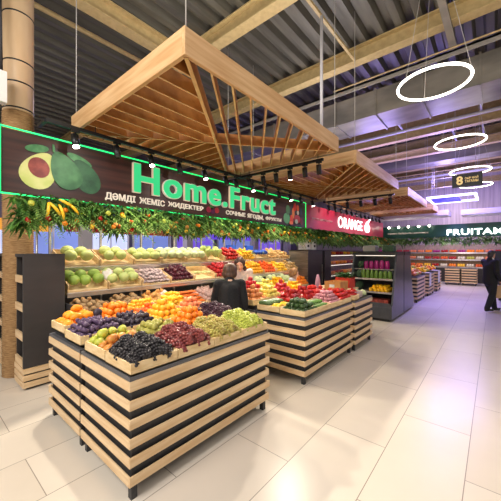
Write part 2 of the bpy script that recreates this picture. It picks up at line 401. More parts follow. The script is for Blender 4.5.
def text_mesh(body, offset=0.0, extrude=0.01, gap=1.0):
    c = bpy.data.curves.new('lettering', 'FONT'); c.body = body; c.offset = offset; c.extrude = extrude; c.space_character = gap
    o = bpy.data.objects.new('lettering', c); COL.objects.link(o); bpy.context.view_layer.update()
    dg = bpy.context.evaluated_depsgraph_get(); me = bpy.data.meshes.new_from_object(o.evaluated_get(dg))
    bpy.data.objects.remove(o); bpy.data.curves.remove(c); return me


def text_on(parent, name, body, m, a, b_, z0, z1, plane, facing, offset=0.0, depth=0.03, gap=1.0, fat=0.0):
    """lettering stretched between a and b_ (left to right as read) and z0..z1; plane = coordinate of the board face; facing '-Y' or '-X'"""
    me = text_mesh(body, offset, 0.01, gap); xs = [v.co.x for v in me.vertices]; ys = [v.co.y for v in me.vertices]
    x0, x1, y0, y1 = min(xs), max(xs), min(ys), max(ys); off = org(parent)
    for v in me.vertices:
        u = a + (b_ - a) * (v.co.x - x0) / (x1 - x0); w = z0 + (z1 - z0) * (v.co.y - y0) / (y1 - y0); d = plane - depth * (0.5 + v.co.z / 0.02)
        v.co = (Vector((u, d, w)) if facing == '-Y' else Vector((d, u, w))) - off
    if fat:
        bm = bmesh.new()
        for dx in (-fat, 0, fat):
            for dz in (-fat * .5, fat * .5):
                m2 = me.copy(); m2.transform(Matrix.Translation((dx, 0, dz))); bm.from_mesh(m2); bpy.data.meshes.remove(m2)
        bm.to_mesh(me); bm.free()
    me.name = name; return link(name, me, m, parent)


t = thing('aisle_sign', (10.9, 0.64, 3.66), 'black hanging sign with a gold 8 above the aisle', 'sign')
MB().box(10.9, 10.96, 0.27, 1.01, 3.66, 4.05).build('board', mat('sign_black', (22, 22, 28), .4), t)
gold = mat('gold_lettering', (236, 206, 140), .4, emit=(236, 200, 130), es=.5)
text_on(t, 'numeral', '8', gold, 0.90, 0.74, 3.73, 3.99, 10.9, '-X', .03, .01)
text_on(t, 'lettering', 'СЫР МАЙ', gold, 0.69, 0.37, 3.88, 3.955, 10.9, '-X', .01, .01)
text_on(t, 'lettering', 'ТАҒАМЫ', gold, 0.69, 0.37, 3.78, 3.855, 10.9, '-X', .01, .01)
for y_ in (.35, .93): MB().cyl((10.93, y_, 4.05), (10.93, y_, 6.33), .006, 5).build('hanging_wire', MATS['steel_cable'], t)

# ------------------------------------------------------------------ shop signs
SY = 4.50
plank = noisy('dark_plank_board', (74, 42, 36), (48, 27, 25), (0.25, 5, 7), 2.5, 0.4, detail=6)
hs_ = thing('shop_sign', (4.4, SY + .06, 2.41), 'long dark wooden Home.Fruct sign outlined in green light', 'sign')
MB().box(0.75, 7.98, SY, SY + .12, 2.42, 3.185).build('board', plank, hs_)
q = MB(); e = .010
bc = ((0.73, SY - .02, 2.40), (8.0, SY - .02, 2.41), (8.0, SY - .02, 3.20), (0.73, SY - .02, 3.20))
for k in range(4): q.cyl(bc[k], bc[(k + 1) % 4], e, 8)
q.build('led_border', led_green, hs_)
let_g = mat('green_letter_glow', (124, 208, 168), .4, emit=(96, 222, 168), es=.31)
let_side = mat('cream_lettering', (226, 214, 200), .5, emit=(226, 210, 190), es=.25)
text_on(hs_, 'letter_return', 'Home.Fruct', let_side, 2.39, 6.34, 2.66, 3.135, SY, '-Y', 0.02, .045, 1.12, .016)
text_on(hs_, 'lettering', 'Home.Fruct', let_g, 2.40, 6.33, 2.668, 3.127, SY - .045, '-Y', 0.014, .006, 1.12, .015)
for w_, a_, b2 in (('ДӘМДІ', 1.95, 2.43), ('ЖЕМІС', 2.50, 2.98), ('ЖИДЕКТЕР', 3.05, 3.87)): text_on(hs_, 'tagline', w_, let_side, a_, b2, 2.475 if w_ == 'ДӘМДІ' else 2.495, 2.60, SY, '-Y', .02, .02)
for w_, a_, b2, c_ in (('СОЧНЫЕ', 4.52, 5.16, 2.51), ('ЯГОДЫ,', 5.24, 5.86, 2.485), ('ФРУКТЫ', 5.96, 6.66, 2.51)): text_on(hs_, 'tagline', w_, let_side, a_, b2, c_, 2.605, SY, '-Y', .02, .02)


def flat(pts, y):  # printed shape on the board
    return MB().prism([(x, y, z) for x, z in pts], (0, .004, 0))


def oval(cx, cz, a, b_, rot=0, pear=0.0, n=28):
    out = []
    for k in range(n):
        s_ = 2 * PI * k / n; x = a * math.cos(s_) * (1 - pear * math.sin(s_)); z = b_ * math.sin(s_)
        out.append((cx + x * math.cos(rot) - z * math.sin(rot), cz + x * math.sin(rot) + z * math.cos(rot)))
    return out


pr_g = noisy('print_avocado_skin', (44, 92, 56), (78, 132, 84), (3, 1, 3), 1.6, 0.5); pr_g2 = noisy('print_avocado_dark', (36, 74, 50), (54, 100, 66), (3, 1, 3), 2.6, 0.5)
pr_f = noisy('print_avocado_flesh', (214, 214, 140), (190, 200, 106), (3, 1, 3), 2, .5); pr_s = noisy('print_avocado_stone', (156, 72, 58), (120, 46, 42), (4, 1, 4), 3, .5); pr_l = noisy('print_leaf', (60, 120, 74), (92, 150, 98), (6, 1, 6), 2, .5)
pv = hs_
flat(oval(1.60, 2.99, .17, .055, -.35), SY - .004).build('leaf_print', pr_l, pv)
flat(oval(1.68, 2.77, .165, .25, .55, .2), SY - .006).build('avocado_print', pr_g2, pv)
flat(oval(1.13, 2.75, .185, .255, -.45, .25), SY - .007).build('avocado_flesh_print', pr_f, pv)
flat(oval(1.12, 2.78, .115, .13, .3), SY - .011).build('avocado_stone_print', pr_s, pv)
flat(oval(1.10, 3.02, .13, .05, .2), SY - .012).build('leaf_print', pr_l, pv)
flat(oval(1.42, 2.80, .175, .26, .45, .3), SY - .015).build('avocado_print', pr_g, pv)
flat([(1.27, 3.02), (1.30, 3.02), (1.29, 3.12), (1.265, 3.12)], SY - .016).build('stem_print', pr_l, pv)
for (x, z, c, r_) in ((4.02, 2.56, (150, 30, 60), .06), (4.13, 2.545, (90, 24, 70), .065), (4.25, 2.565, (170, 40, 50), .06), (4.10, 2.62, (60, 120, 50), .05)):
    flat(oval(x, z, r_ * 1.1, r_), SY - .006 - .002 * ((x * 100) % 3)).build('berry_print', mat('print_%d_%d_%d' % c, c, .5), pv)
for i_, (x, z, a, b_, c) in enumerate(((7.42, 2.83, .34, .26, (60, 58, 66)), (6.95, 2.64, .17, .15, (92, 150, 110)), (7.0, 2.88, .10, .14, (72, 110, 80)), (7.2, 2.62, .09, .14, (206, 70, 60)), (7.28, 2.82, .07, .16, (200, 116, 70)), (7.5, 2.66, .17, .12, (170, 60, 70)),
                                   (7.35, 3.0, .08, .12, (196, 50, 40)), (7.52, 2.98, .07, .1, (206, 90, 50)), (7.7, 2.9, .07, .12, (64, 70, 90)), (7.43, 2.58, .08, .07, (170, 180, 170)), (7.14, 2.52, .1, .05, (230, 120, 90)), (7.72, 2.6, .08, .1, (120, 50, 60)), (7.5, 2.84, .06, .06, (200, 190, 180)))):
    flat(oval(x, z, a, b_), SY - .005 - .003 * i_).build('vegetable_print', mat('print_%d_%d_%d' % c, c, .5), pv)

os_ = thing('shop_sign', (12.2, SY + .06, 2.41), 'crimson ORANGE sign with white letters right of the green-lit sign', 'sign')
MB().box(8.08, 16.2, SY, SY + .12, 2.43, 3.18).build('board', noisy('crimson_board', (196, 44, 72), (182, 34, 64), (.5, 1, 1), 2, .4), os_)
let_w = mat('white_letter_glow', (255, 255, 255), .4, emit=(255, 246, 240), es=1.1)
text_on(os_, 'lettering', 'ORANGE', let_w, 10.45, 13.05, 2.60, 3.03, SY, '-Y', .012, .02, 1.06)
text_on(os_, 'tagline', 'ТӘТТІ ЦИТРУСТАР', mat('faint_lettering', (220, 170, 170), .5), 8.4, 9.95, 2.72, 2.80, SY, '-Y', .008, .015)
q = MB(); q.prism([(x, SY - .06, z) for x, z in oval(13.62, 2.76, .3, .2)], (0, .06, 0)); q.prism([(x, SY - .06, z) for x, z in oval(13.7, 3.03, .2, .06, .35)], (0, .06, 0)); q.build('fruit_emblem', let_w, os_)
q = MB()
for k in range(3): q.prism([(x, SY - .066, z) for x, z in oval(13.62 + .16 * math.cos(k * 2.09 + .5), 2.76 + .105 * math.sin(k * 2.09 + .5), .09, .035, k * 2.09 + .5)], (0, .004, 0))
q.build('fruit_segment', MATS['crimson_board'], os_)

FX = 16.5
fs_ = thing('shop_sign', (FX + .06, 2.0, 2.3), 'long dark green FRUITAM sign with glowing white letters at the far end', 'sign')
MB().box(FX, FX + .12, -5, 7.5, 2.36, 2.98).build('board', mat('dark_green_board', (10, 74, 62), .4), fs_)
text_on(fs_, 'lettering', 'FRUITAM', mat('white_letter_bright', (255, 255, 255), .4, emit=(255, 250, 250), es=1.4), 1.72, -0.28, 2.47, 2.73, FX, '-X', .008, .03, 1.08, .012)
text_on(fs_, 'tagline', 'ЖЕМІС ПАЙДАЛЫ ДӘРУМЕН', let_side, 4.35, 2.5, 2.58, 2.68, FX, '-X', .01, .02)
# white soffit boxes over the far department
sof = mat('soffit_white', (214, 206, 222), .5)
for i, (y0, y1, z0) in enumerate(((1.55, 4.6, 3.30), (-3, 1.1, 3.25))):
    q = MB(); q.box(15.2, 16.4, y0, y1, z0, z0 + .22)
    for k in range(int((y1 - y0) / .16)): q.box(15.19, 15.2, y0 + .05 + k * .16, y0 + .12 + k * .16, z0 + .03, z0 + .08)
    o = tag(q.build('soffit_panel', sof), ('white violet-lit soffit box hung left above the green sign', 'white violet-lit soffit box hung right above the green sign')[i], 'panel')
    q = MB()
    for a in (y0 + .2, y1 - .2): q.cyl((15.8, a, z0 + .2), (15.8, a, 6.34), .01, 5)
    q.build('hanging_rod', chrome, o)

# ------------------------------------------------------------------ track lights
def spot_proto():
    t = thing('track_spotlight', (0, 0, 0), 'x', 'spotlight')
    MB().box(-.05, .05, -.018, .018, -.03, 0).build('adapter', black_m, t)
    MB().cyl((0, 0, -.03), (0, 0, -.085), .012, 8).build('arm', black_m, t)
    ax = Vector((0, -.35, -1)).normalized(); c = Vector((0, 0, -.14))
    hd_ = MB().cyl(c - ax * .085, c + ax * .085, .046, 16).build('head', black_m, t)
    MB().cyl(c + ax * .0855, c + ax * .089, .040, 16).build('lens', lens_off, hd_)
    return t


proto = spot_proto(); first = [True]
lens_off_me = [c for c in proto.children_recursive if c.name.startswith('lens')][0].data; lens_on_me = lens_off_me.copy(); lens_on_me.materials.clear(); lens_on_me.materials.append(lens_on); lens_mesh = {0: lens_off_me, 1: lens_on_me, True: lens_on_me, False: lens_off_me}
LIT = []


def spot(x, y_, z, rot, lit, label, group):
    if first[0]: o = proto; first[0] = False
    else: o = copy_tree(proto)
    o.location = (x, y_, z); o.rotation_euler = (0, 0, rot); o['label'] = label; o['group'] = group
    for ch in o.children_recursive:
        if ch.name.startswith('lens'): ch.data = lens_mesh[lit]
    return o


TZ = 3.315
def track(p, q_, label, rods):
    t = thing('light_track', p, label, 'track')
    MB().bar(p, q_, .045, .045).build('rail', black_m, t)
    b = MB()
    for r_ in rods: b.cyl((r_[0], r_[1], TZ + .015), (r_[0], r_[1], 3.42), .006, 6)
    b.build('hanging_rod', black_m, t); return t


track((1.12, 4.22, TZ), (8.3, 4.22, TZ), 'long black light track in front of the Home.Fruct sign', ((1.7, 4.22), (3.2, 4.22), (4.7, 4.22), (5.8, 4.22), (8.2, 4.22)))
tag(MB().bar((1.12, 4.24, TZ), (1.12, 4.5, TZ), .04, .035).build('track_bracket', black_m), 'short black bracket joining the left track end to the sign', 'bracket')
track((4.72, 4.18, TZ), (4.72, 2.3, TZ), 'black cross track under the right end of the nearest canopy', ((4.72, 2.4), (4.72, 4.0)))
track((8.6, 4.18, TZ - .05), (8.6, 2.1, TZ - .05), 'black cross track under the right end of the second canopy', ((8.6, 2.2), (8.6, 4.0)))
track((8.7, 4.22, TZ), (15.5, 4.22, TZ), 'long black light track in front of the crimson sign', ((9.9, 4.22), (12.6, 4.22)))
xs = (1.45, 2.0, 2.55, 3.1, 3.68, 4.25, 4.55, 5.1, 5.6, 6.15, 6.7, 7.25, 7.95)
lit = (1, 0, 1, 0, 1, 0, 0, 1, 0, 0, 1, 0, 1)
for x, u in zip(xs, lit):
    spot(x, 4.22, TZ - .022, 0, u, 'small black spotlight, %s, on the track before the Home.Fruct sign' % ('lit' if u else 'unlit'), ('lit' if u else 'unlit') + ' spotlights on the Home.Fruct track')
for i, y_ in enumerate((3.98, 3.62, 3.3, 2.98, 2.66, 2.38)):
    spot(4.72, y_, TZ - .022, PI / 2 + .3, i == 3, 'black spotlight on the cross track of the nearest canopy, %s' % ('lit' if i == 3 else 'unlit'), None if i == 3 else 'unlit spotlights on the near cross track')
for i, y_ in enumerate((3.8, 3.4, 3.0, 2.6, 2.2)):
    spot(8.6, y_, TZ - .072, PI / 2, 0, 'unlit black spotlight on the cross track under the second canopy', 'spotlights on the second cross track')
for i in range(12):
    spot(9.1 + i * .5, 4.22, TZ - .022, .2, i in (8,), 'small black spotlight on the track before the crimson sign' + (', lit' if i == 8 else ', unlit'), None if i == 8 else 'unlit spotlights on the crimson sign track')
for i, y_ in enumerate((4.2, 3.75, 3.3, 2.85, 2.4)):
    x = 16.2; o = tag(MB().ball((x, y_, 2.93), .05, 10, 6).build('sign_lamp', lens_on), 'small round lamp lighting the left half of the green sign', 'lamp', 'round lamps on the green sign'); MB().bar((x, y_, 2.95), (FX + .02, y_, 2.95), .02, .02).build('arm', black_m, o)

# beams from the track heads, and added fill lamps without a fixture
for x, tgt, pw in ((1.45, (1.15, 2.2, .9), 130), (2.55, (1.9, 2.3, .9), 130), (3.68, (3.0, 2.2, .8), 120), (4.55, (4.1, 2.2, .9), 130), (5.1, (5.0, 2.4, .9), 100), (6.7, (6.2, 2.3, .9), 110), (7.95, (7.2, 2.0, .9), 110)):
    light('spot_beam', 'SPOT', (x, 4.05, TZ - .36), pw * 1.1, WARM, tgt, .03, 72, .25)
for x in (2.1, 3.6, 5.1, 6.6): light('display_fill', 'AREA', (x, 4.66, 2.40), 16, WARM, (x, 4.72, 1.2), 1.3, size_y=.08)  # unseen fill added behind the garland to brighten the tiers
for x in (2.4, 4.2, 6.0): light('spot_beam_shelf', 'SPOT', (x, 3.4, TZ - .36), 90, WARM, (x, 4.5, .9), .03, 70, .6)  # added fill with no track head there, lifts the display shelves
for x in (1.7, 3.5, 5.3, 7.1): light('garland_fill', 'SPOT', (x, 3.0, 3.3), 45, NEUT, (x, 4.4, 2.3), .05, 75, .8)  # fill added in front of the sign to make the garland brighter
light('spot_beam_cross', 'SPOT', (4.66, 3.0, TZ - .36), 150, WARM, (3.2, 2.2, .9), .03, 75, .25)
for x in (9.6, 11.6, 13.6): light('sign_fill', 'SPOT', (x, 3.3, 3.2), 60, NEUT, (x, 4.5, 2.8), .05, 100, .8)  # fill added to lift the crimson sign, not cast by any head
for x, y_ in ((8.9, 2.8), (12.2, 2.6)): light('spot_beam_far', 'SPOT', (x, y_, 3.0), 28, NEUT, (x - .6, 1.2, 0), .03, 80, .3)

# ------------------------------------------------------------------ produce: one mesh per kind, copied as individuals
def lathe_mesh(name, prof, n=12, wob=0.0, seed=0, squash=(1, 1, 1), ridge=0, ridge_a=0.0, bend=0.0):
    q = MB().lathe(prof, n); me = q.mesh(name)
    for v in me.vertices:
        c = v.co; a = math.atan2(c.y, c.x); f = 1 + ridge_a * math.cos(ridge * a)
        if wob: f *= 1 + wob * noise.noise(Vector((c.x * 2 + seed, c.y * 2, c.z * 2)) * 1.1)
        v.co = Vector((c.x * f * squash[0], c.y * f * squash[1], c.z * squash[2]))
        if bend: v.co.x += bend * (v.co.z ** 2)
    return me


def ell(n=8, p=1.0):
    return [(max(.02, math.cos(-PI / 2 + PI * i / n) ** p), math.sin(-PI / 2 + PI * i / n)) for i in range(n + 1)]


def lying(me):
    me.transform(Matrix.Rotation(PI / 2, 4, 'Y')); return me


APPLE = [(.05, -.82), (.35, -.9), (.62, -.82), (.88, -.45), (1, .02), (.95, .42), (.72, .76), (.45, .86), (.2, .78), (.04, .6)]
TOM = [(.03, -.78), (.4, -.8), (.8, -.55), (1, -.02), (.88, .5), (.5, .76), (.2, .74), (.03, .66)]
PEAR = [(.05, -.9), (.5, -.95), (.9, -.6), (1.0, -.1), (.88, .35), (.62, .75), (.46, 1.0), (.26, 1.16), (.05, 1.18)]
PEPPER = [(.1, -1.0), (.55, -1.05), (.78, -.7), (.9, 0), (1, .55), (.82, .9), (.4, .95), (.1, .82)]
CUKE = [(.05, -3.2), (.6, -3.0), (.92, -2.2), (1, 0), (.95, 2.2), (.6, 3.0), (.05, 3.2)]
CARROT = [(.04, -4), (.3, -3), (.62, -1), (.95, 1.6), (1, 2.2), (.6, 2.6), (.1, 2.6)]
SQUASH = [(.05, -2.4), (.75, -2.2), (1, -1.2), (.8, .2), (.62, 1.2), (.55, 2.0), (.3, 2.4), (.05, 2.4)]
ONION = [(.05, -.75), (.5, -.72), (.92, -.3), (1, .05), (.8, .45), (.35, .75), (.14, 1.0), (.1, 1.25)]
FM = {
    'round': [lathe_mesh('round_fruit', ell(8), 12)], 'apple': [lathe_mesh('apple', APPLE, 12)], 'tomato': [lathe_mesh('tomato', TOM, 12, ridge=5, ridge_a=.03)],
    'pear': [lathe_mesh('pear', PEAR, 12, bend=.05)], 'pepper': [lathe_mesh('pepper', PEPPER, 16, ridge=4, ridge_a=.09)],
    'oval': [lying(lathe_mesh('oval_fruit', ell(8), 12, squash=(.74, .74, 1.05)))], 'mango': [lying(lathe_mesh('mango', ell(10), 14, .12, 3, (.72, .62, 1.1), bend=.14))],
    'melon': [lying(lathe_mesh('melon', ell(12), 20, 0.03, 1, (.88, .88, 1.05), 10, .012))], 'cabbage': [lathe_mesh('cabbage', ell(10), 18, .28, k, (1, 1, .9)) for k in (1, 5)],
    'potato': [lying(lathe_mesh('potato', ell(8), 10, .45, k, (.76, .68, 1.05))) for k in (2, 9)], 'avocado': [lying(lathe_mesh('avocado', PEAR, 12, squash=(.85, .85, .95)))],
    'cucumber': [lying(lathe_mesh('cucumber', CUKE, 10, .05, 2, bend=.03))], 'carrot': [lying(lathe_mesh('carrot', CARROT, 10))], 'squash': [lying(lathe_mesh('squash', SQUASH, 12, bend=.07))],
    'onion': [lathe_mesh('onion', ONION, 12)],
}


def cluster(name, n, R, r, seed, zs=1.0, taper=0.0, seg=7, rings=5, core=True, jit=.25):
    rg = random.Random(seed); q = MB()
    if core: q.ball((0, 0, 0), (R[0] * .8, R[1] * .8, R[2] * .8), 10, 7)
    for k in range(n):
        t = 1 - 2 * (k + .5) / n; a = k * 2.39996; s_ = math.sqrt(1 - t * t); f = 1 - taper * (t < 0) * abs(t)
        p = Vector((R[0] * s_ * math.cos(a) * f, R[1] * s_ * math.sin(a) * f, R[2] * t)) * (1 + rg.uniform(-jit, jit) * .5)
        rr = r * rg.uniform(.85, 1.12); q.ball(p, (rr, rr, rr * zs), seg, rings)
    return q.mesh(name, fix=False)


FM['grape'] = [lying(cluster('grape_bunch', 70, (.055, .05, .085), .0145, k, 1.15, .3)) for k in (1, 2)]
FM['dark_grape'] = [lying(cluster('grape_bunch', 84, (.055, .05, .085), .0125, k, 1.2, .3)) for k in (3, 4)]
FM['artichoke'] = [cluster('artichoke', 34, (.8, .8, .9), .32, 5, 1.2)]
FM['cauliflower'] = [cluster('cauliflower', 40, (.85, .85, .6), .26, 6)]


def napa():
    q = MB()
    for k in range(26):
        a = k * 2.4; rr = .35 + .02 * k; t = k / 26
        c = Vector((rr * .55 * math.cos(a), rr * .55 * math.sin(a), 0)); M_ = Matrix.Rotation(a, 3, 'Z') @ Matrix.Rotation(.12 + .2 * t, 3, 'Y')
        q.ball(c, (.14, .34, 1.15 - .25 * t), 8, 7, M_)
    return q.mesh('napa_cabbage', fix=False)


def leek():
    q = MB(); rg = random.Random(3)
    for k in range(9):
        a = rg.uniform(0, 6.28); r_ = rg.uniform(0, .35); x, y_ = r_ * math.cos(a), r_ * math.sin(a)
        q.tube([(x, y_, -2.2), (x, y_, 0), (x * 1.8, y_ * 1.8, 1.2), (x * 3.2, y_ * 3.2, 2.3)], [.12, .11, .13, .03], 6)
    return lying(q.mesh('leek', fix=False))


FM['napa'] = [napa()]; FM['leek'] = [leek()]


def banana_mesh(n=4):
    q = MB()
    for k in range(n):
        y_ = (k - (n - 1) / 2) * .034
        q.tube([(x, y_ * (1.15 - abs(x) * 3), .045 * (1 - (x / .1) ** 2) - .02) for x in (-.1, -.085, -.05, 0, .05, .085, .1)], [.006, .014, .018, .019, .018, .012, .006], 8)
    return q.mesh('banana', fix=False)


FM['banana'] = [banana_mesh(4)]; FM['single_banana'] = [banana_mesh(1)]


def mushroom():
    return lathe_mesh('mushroom', [(.3, -.7), (.32, -.1), (.95, -.05), (1, .15), (.75, .55), (.35, .75), (.03, .8)], 12)


FM['mushroom'] = [mushroom()]


def pm(name, c1, c2, rough=.38, nscale=1.2, sc=None, rand=.10, **k):
    sc = sc or (14, 14, 14); return noisy('skin_' + name, c1, c2, sc, nscale, rough, rand=rand, **k)


def variants(kind, m, cache={}):
    key = (kind, m.name)
    if key not in cache:
        out = []
        for me in FM[kind]:
            c = me.copy(); c.materials.clear(); c.materials.append(m); out.append(c)
        cache[key] = out
    return cache[key]


class Tray:
    """local frame of a crate: x along the row, y towards the back, z up; tilted about x and raised at the back"""
    def __init__(s, x0, x1, y0, z0, depth, tilt=0.0): s.x0, s.x1, s.y0, s.z0, s.d, s.t = x0, x1, y0, z0, depth, math.radians(tilt)

    def p(s, x, y_, z): return Vector((s.x0 + x, s.y0 + y_ * math.cos(s.t) - z * math.sin(s.t), s.z0 + y_ * math.sin(s.t) + z * math.cos(s.t)))

    @property
    def w(s): return s.x1 - s.x0


def crate(tr, label, h=.09, th=.012, group=None, mesh_m=None, hf=None):
    q = MB(); w, d = tr.w, tr.d
    for a in ((0, w, 0, d, 0, .012), (0, w, 0, th, 0, hf or h), (0, w, d - th, d, 0, h), (0, th, th, d - th, 0, h), (w - th, w, th, d - th, 0, h)): q.box(*a)
    q.v = [tr.p(*v) for v in q.v]
    return tag(q.build('wooden_crate', mesh_m or crate_w), label, 'crate', group)


def pile(tr, kind, m, name, cat, r, label, group, pitch=(2, 2), layers=2, floor=.05, rot='any', s3=(1, 1, 1), inset=.006, dz=1.45, heap=True, limit=None, seed=0, y_from=0.0, y_to=None, jit=.18):
    rg = random.Random(hash((kind, round(tr.x0, 2), round(tr.y0, 2))) % 9999 + seed) if False else random.Random(int(tr.x0 * 100) * 31 + int(tr.y0 * 100) + seed)
    vs = variants(kind, m); out = []; y_to = tr.d if y_to is None else y_to
    px, py = pitch[0] * r, pitch[1] * r; W_, D_ = tr.w - 2 * inset, y_to - y_from - 2 * inset
    nx, ny = max(1, int(W_ / (px * .92))), max(1, int(D_ / (py * .92))); cnt = 0
    for L in range(layers):
        ax, ay = (nx - L, ny - L) if heap else (nx - L % 2, ny - L % 2)
        if ax < 1 or ay < 1: break
        for j in range(ay):
            for i in range(ax):
                x = inset + W_ / 2 + (i - (ax - 1) / 2) * min(px * 1.03, W_ / nx); y_ = y_from + inset + D_ / 2 + (j - (ay - 1) / 2) * min(py * 1.03, D_ / ny)
                if L and L == layers - 1 and rg.random() < .22: continue
                x += rg.uniform(-jit, jit) * r; y_ += rg.uniform(-jit, jit) * r
                z = floor + r * s3[2] * .95 + L * dz * r * s3[2] + rg.uniform(0, .06) * r
                o = link(name, rg.choice(vs), None, None, tr.p(x, y_, z)); k = r * rg.uniform(.93, 1.03); o.scale = (k * s3[0], k * s3[1], k * s3[2])
                if rot == 'tumble': o.rotation_euler = (rg.uniform(-1.2, 1.2), rg.uniform(-1.2, 1.2), rg.uniform(0, 6.28))
                elif rot == 'any': o.rotation_euler = (rg.uniform(-.5, .5), rg.uniform(-.5, .5), rg.uniform(0, 6.28))
                elif rot == 'z': o.rotation_euler = (tr.t, 0, rg.uniform(0, 6.28))
                elif rot == 'along_y': o.rotation_euler = (tr.t, 0, PI / 2 + rg.uniform(-.12, .12))
                elif rot == 'along_x': o.rotation_euler = (tr.t, 0, rg.uniform(-.12, .12))
                elif rot == 'stand': o.rotation_euler = (rg.uniform(-.15, .15) + tr.t, rg.uniform(-.15, .15), rg.uniform(0, 6.28))
                tag(o, label, cat, group); out.append(o); cnt += 1
                if limit and cnt >= limit: return out
    return out


P = {
    'black_grape': pm('black_grape', (34, 32, 35), (50, 46, 50), .45, island=0), 'red_grape': pm('red_grape', (150, 70, 62), (108, 44, 50), .3, 2), 'pale_grape': pm('pale_grape', (188, 180, 92), (164, 140, 74), .3, 2),
    'purple_grape': pm('purple_grape', (76, 34, 52), (52, 26, 44), .3, 2), 'green_grape': pm('green_grape', (196, 200, 92), (170, 182, 72), .3, 2),
    'pear_red': pm('pear_red', (206, 80, 50), (214, 176, 70), .38, .8), 'pear_green': pm('pear_green', (176, 188, 58), (196, 196, 84), .38), 'olive': pm('olive_fruit', (150, 152, 62), (170, 162, 80), .4),
    'orange': pm('orange', (250, 146, 26), (244, 128, 18), .4, 8), 'yellow_orange': pm('yellow_orange', (252, 186, 36), (246, 170, 30), .4, 8), 'plum': pm('plum', (98, 74, 106), (64, 44, 76), .5, 1.5), 'black_plum': pm('black_plum', (48, 40, 54), (66, 54, 70), .42, 1.5),
    'lemon': pm('lemon', (252, 206, 50), (244, 188, 34), .4, 6), 'peach': pm('peach', (228, 110, 80), (240, 160, 96), .55, 1), 'mango': pm('mango', (252, 166, 32), (248, 146, 22), .4, 1), 'persimmon': pm('persimmon', (240, 104, 28), (226, 86, 24), .35),
    'kumquat': pm('kumquat', (252, 186, 40), (246, 166, 24), .4), 'longan': pm('longan', (196, 160, 104), (170, 132, 82), .6), 'avocado': pm('avocado', (64, 92, 38), (40, 66, 30), .4, 3), 'cucumber': pm('cucumber', (96, 136, 46), (70, 112, 38), .4, 3),
    'radish': pm('radish', (176, 96, 116), (196, 140, 140), .4), 'tomato': pm('tomato', (196, 40, 28), (172, 28, 22), .25), 'zucchini': pm('zucchini', (44, 74, 42), (112, 138, 84), .35, 1.2, (4, 40, 40)), 'yellow_squash': pm('yellow_squash', (248, 200, 40), (238, 180, 30), .35),
    'red_pepper': pm('red_pepper', (184, 30, 26), (150, 24, 22), .22), 'yellow_pepper': pm('yellow_pepper', (250, 196, 30), (240, 176, 26), .25), 'apple_mix': pm('apple_mix', (206, 60, 50), (230, 180, 96), .35, .9), 'apple_red': pm('apple_red', (196, 32, 38), (160, 26, 34), .3), 'apple_yellow': pm('apple_yellow', (226, 200, 84), (206, 196, 90), .35, 1.),
    'melon': pm('melon', (200, 208, 136), (176, 194, 110), .5, 2, rand=.06), 'melon_dark': pm('melon_dark', (150, 176, 74), (126, 156, 62), .5, 2), 'honeydew': pm('honeydew', (226, 226, 176), (212, 212, 156), .5), 'cabbage': pm('cabbage', (190, 206, 140), (220, 228, 184), .55, 2), 'napa': pm('napa', (206, 214, 140), (176, 200, 110), .55, 2),
    'leek': pm('leek', (110, 160, 100), (190, 206, 170), .5, 1), 'ginger': pm('ginger', (226, 190, 130), (206, 164, 102), .7, 2), 'garlic': pm('garlic', (222, 206, 200), (178, 148, 158), .6, 1.5), 'red_onion': pm('red_onion', (96, 28, 48), (70, 20, 40), .3), 'onion': pm('onion', (226, 176, 104), (204, 146, 78), .4), 'celery': pm('celery', (206, 216, 140), (222, 226, 170), .5),
    'potato': pm('potato', (176, 146, 104), (146, 116, 80), .75, 2), 'carrot': pm('carrot', (232, 122, 44), (214, 104, 34), .5), 'turnip': pm('turnip', (206, 186, 166), (160, 110, 120), .5, 1), 'artichoke': pm('artichoke', (120, 146, 92), (90, 122, 70), .6, 2), 'cauliflower': pm('cauliflower', (232, 226, 196), (214, 208, 170), .7), 'white_radish': pm('white_radish', (230, 224, 210), (214, 206, 190), .5),
}

# ------------------------------------------------------------------ slatted bins
def bin_unit(x0, x1, y0, y1, label, sides, risers=(), slats=6, name='display_bin', wob=0):
    t = thing(name, ((x0 + x1) / 2, (y0 + y1) / 2, 0), label, 'display bin', 'slatted fruit bins'); i = .03; rg = random.Random(int(x0 * 100))
    MB().box(x0 + i, x1 - i, y0 + i, y1 - i, .13, .835).build('body', dark_metal, t)
    q = MB(); e = .006; w = .04
    q.box(x0 + e, x1 - e, y0 + e, y0 + e + w, .822, .850); q.box(x0 + e, x1 - e, y1 - e - w, y1 - e, .822, .850); q.box(x0 + e, x0 + e + w, y0 + e + w, y1 - e - w, .822, .850); q.box(x1 - e - w, x1 - e, y0 + e + w, y1 - e - w, .822, .850)
    q.build('rim', mat('rim_grey', (88, 88, 92), .4), t)
    H, pit = .068, (.82 - .11 - .068) / (slats - 1)
    for sd in sides:
        q = MB()
        for k in range(slats):
            z1 = .82 - k * pit; z0 = z1 - H; a, b_ = rg.uniform(0, .012) * wob, rg.uniform(0, .02) * wob
            if sd == 'front': q.box(x0, x1 + b_, y0, y0 + .014, z0, z1)
            if sd == 'back': q.box(x0, x1, y1 - .014, y1, z0, z1)
            if sd == 'left': q.box(x0, x0 + .014, y0 + (.014 if 'front' in sides else .004), y1 - .006, z0, z1)
            if sd == 'right': q.box(x1 - .014, x1, y0 + .014, y1 - .006, z0, z1)
        q.build('slat_cladding', wood_x if sd in ('front', 'back') else wood_y, t, .003)
    for a in (x0 + .05, x1 - .05):
        for b_ in (y0 + .05, y1 - .05): MB().box(a - .022, a + .022, b_ - .022, b_ + .022, 0, .135).build('leg', dark_metal, t)
    for (a0, a1, b0, b1, zt) in risers: MB().box(a0, a1, b0, b1, .84, zt).build('riser', dark_metal, t)
    return t


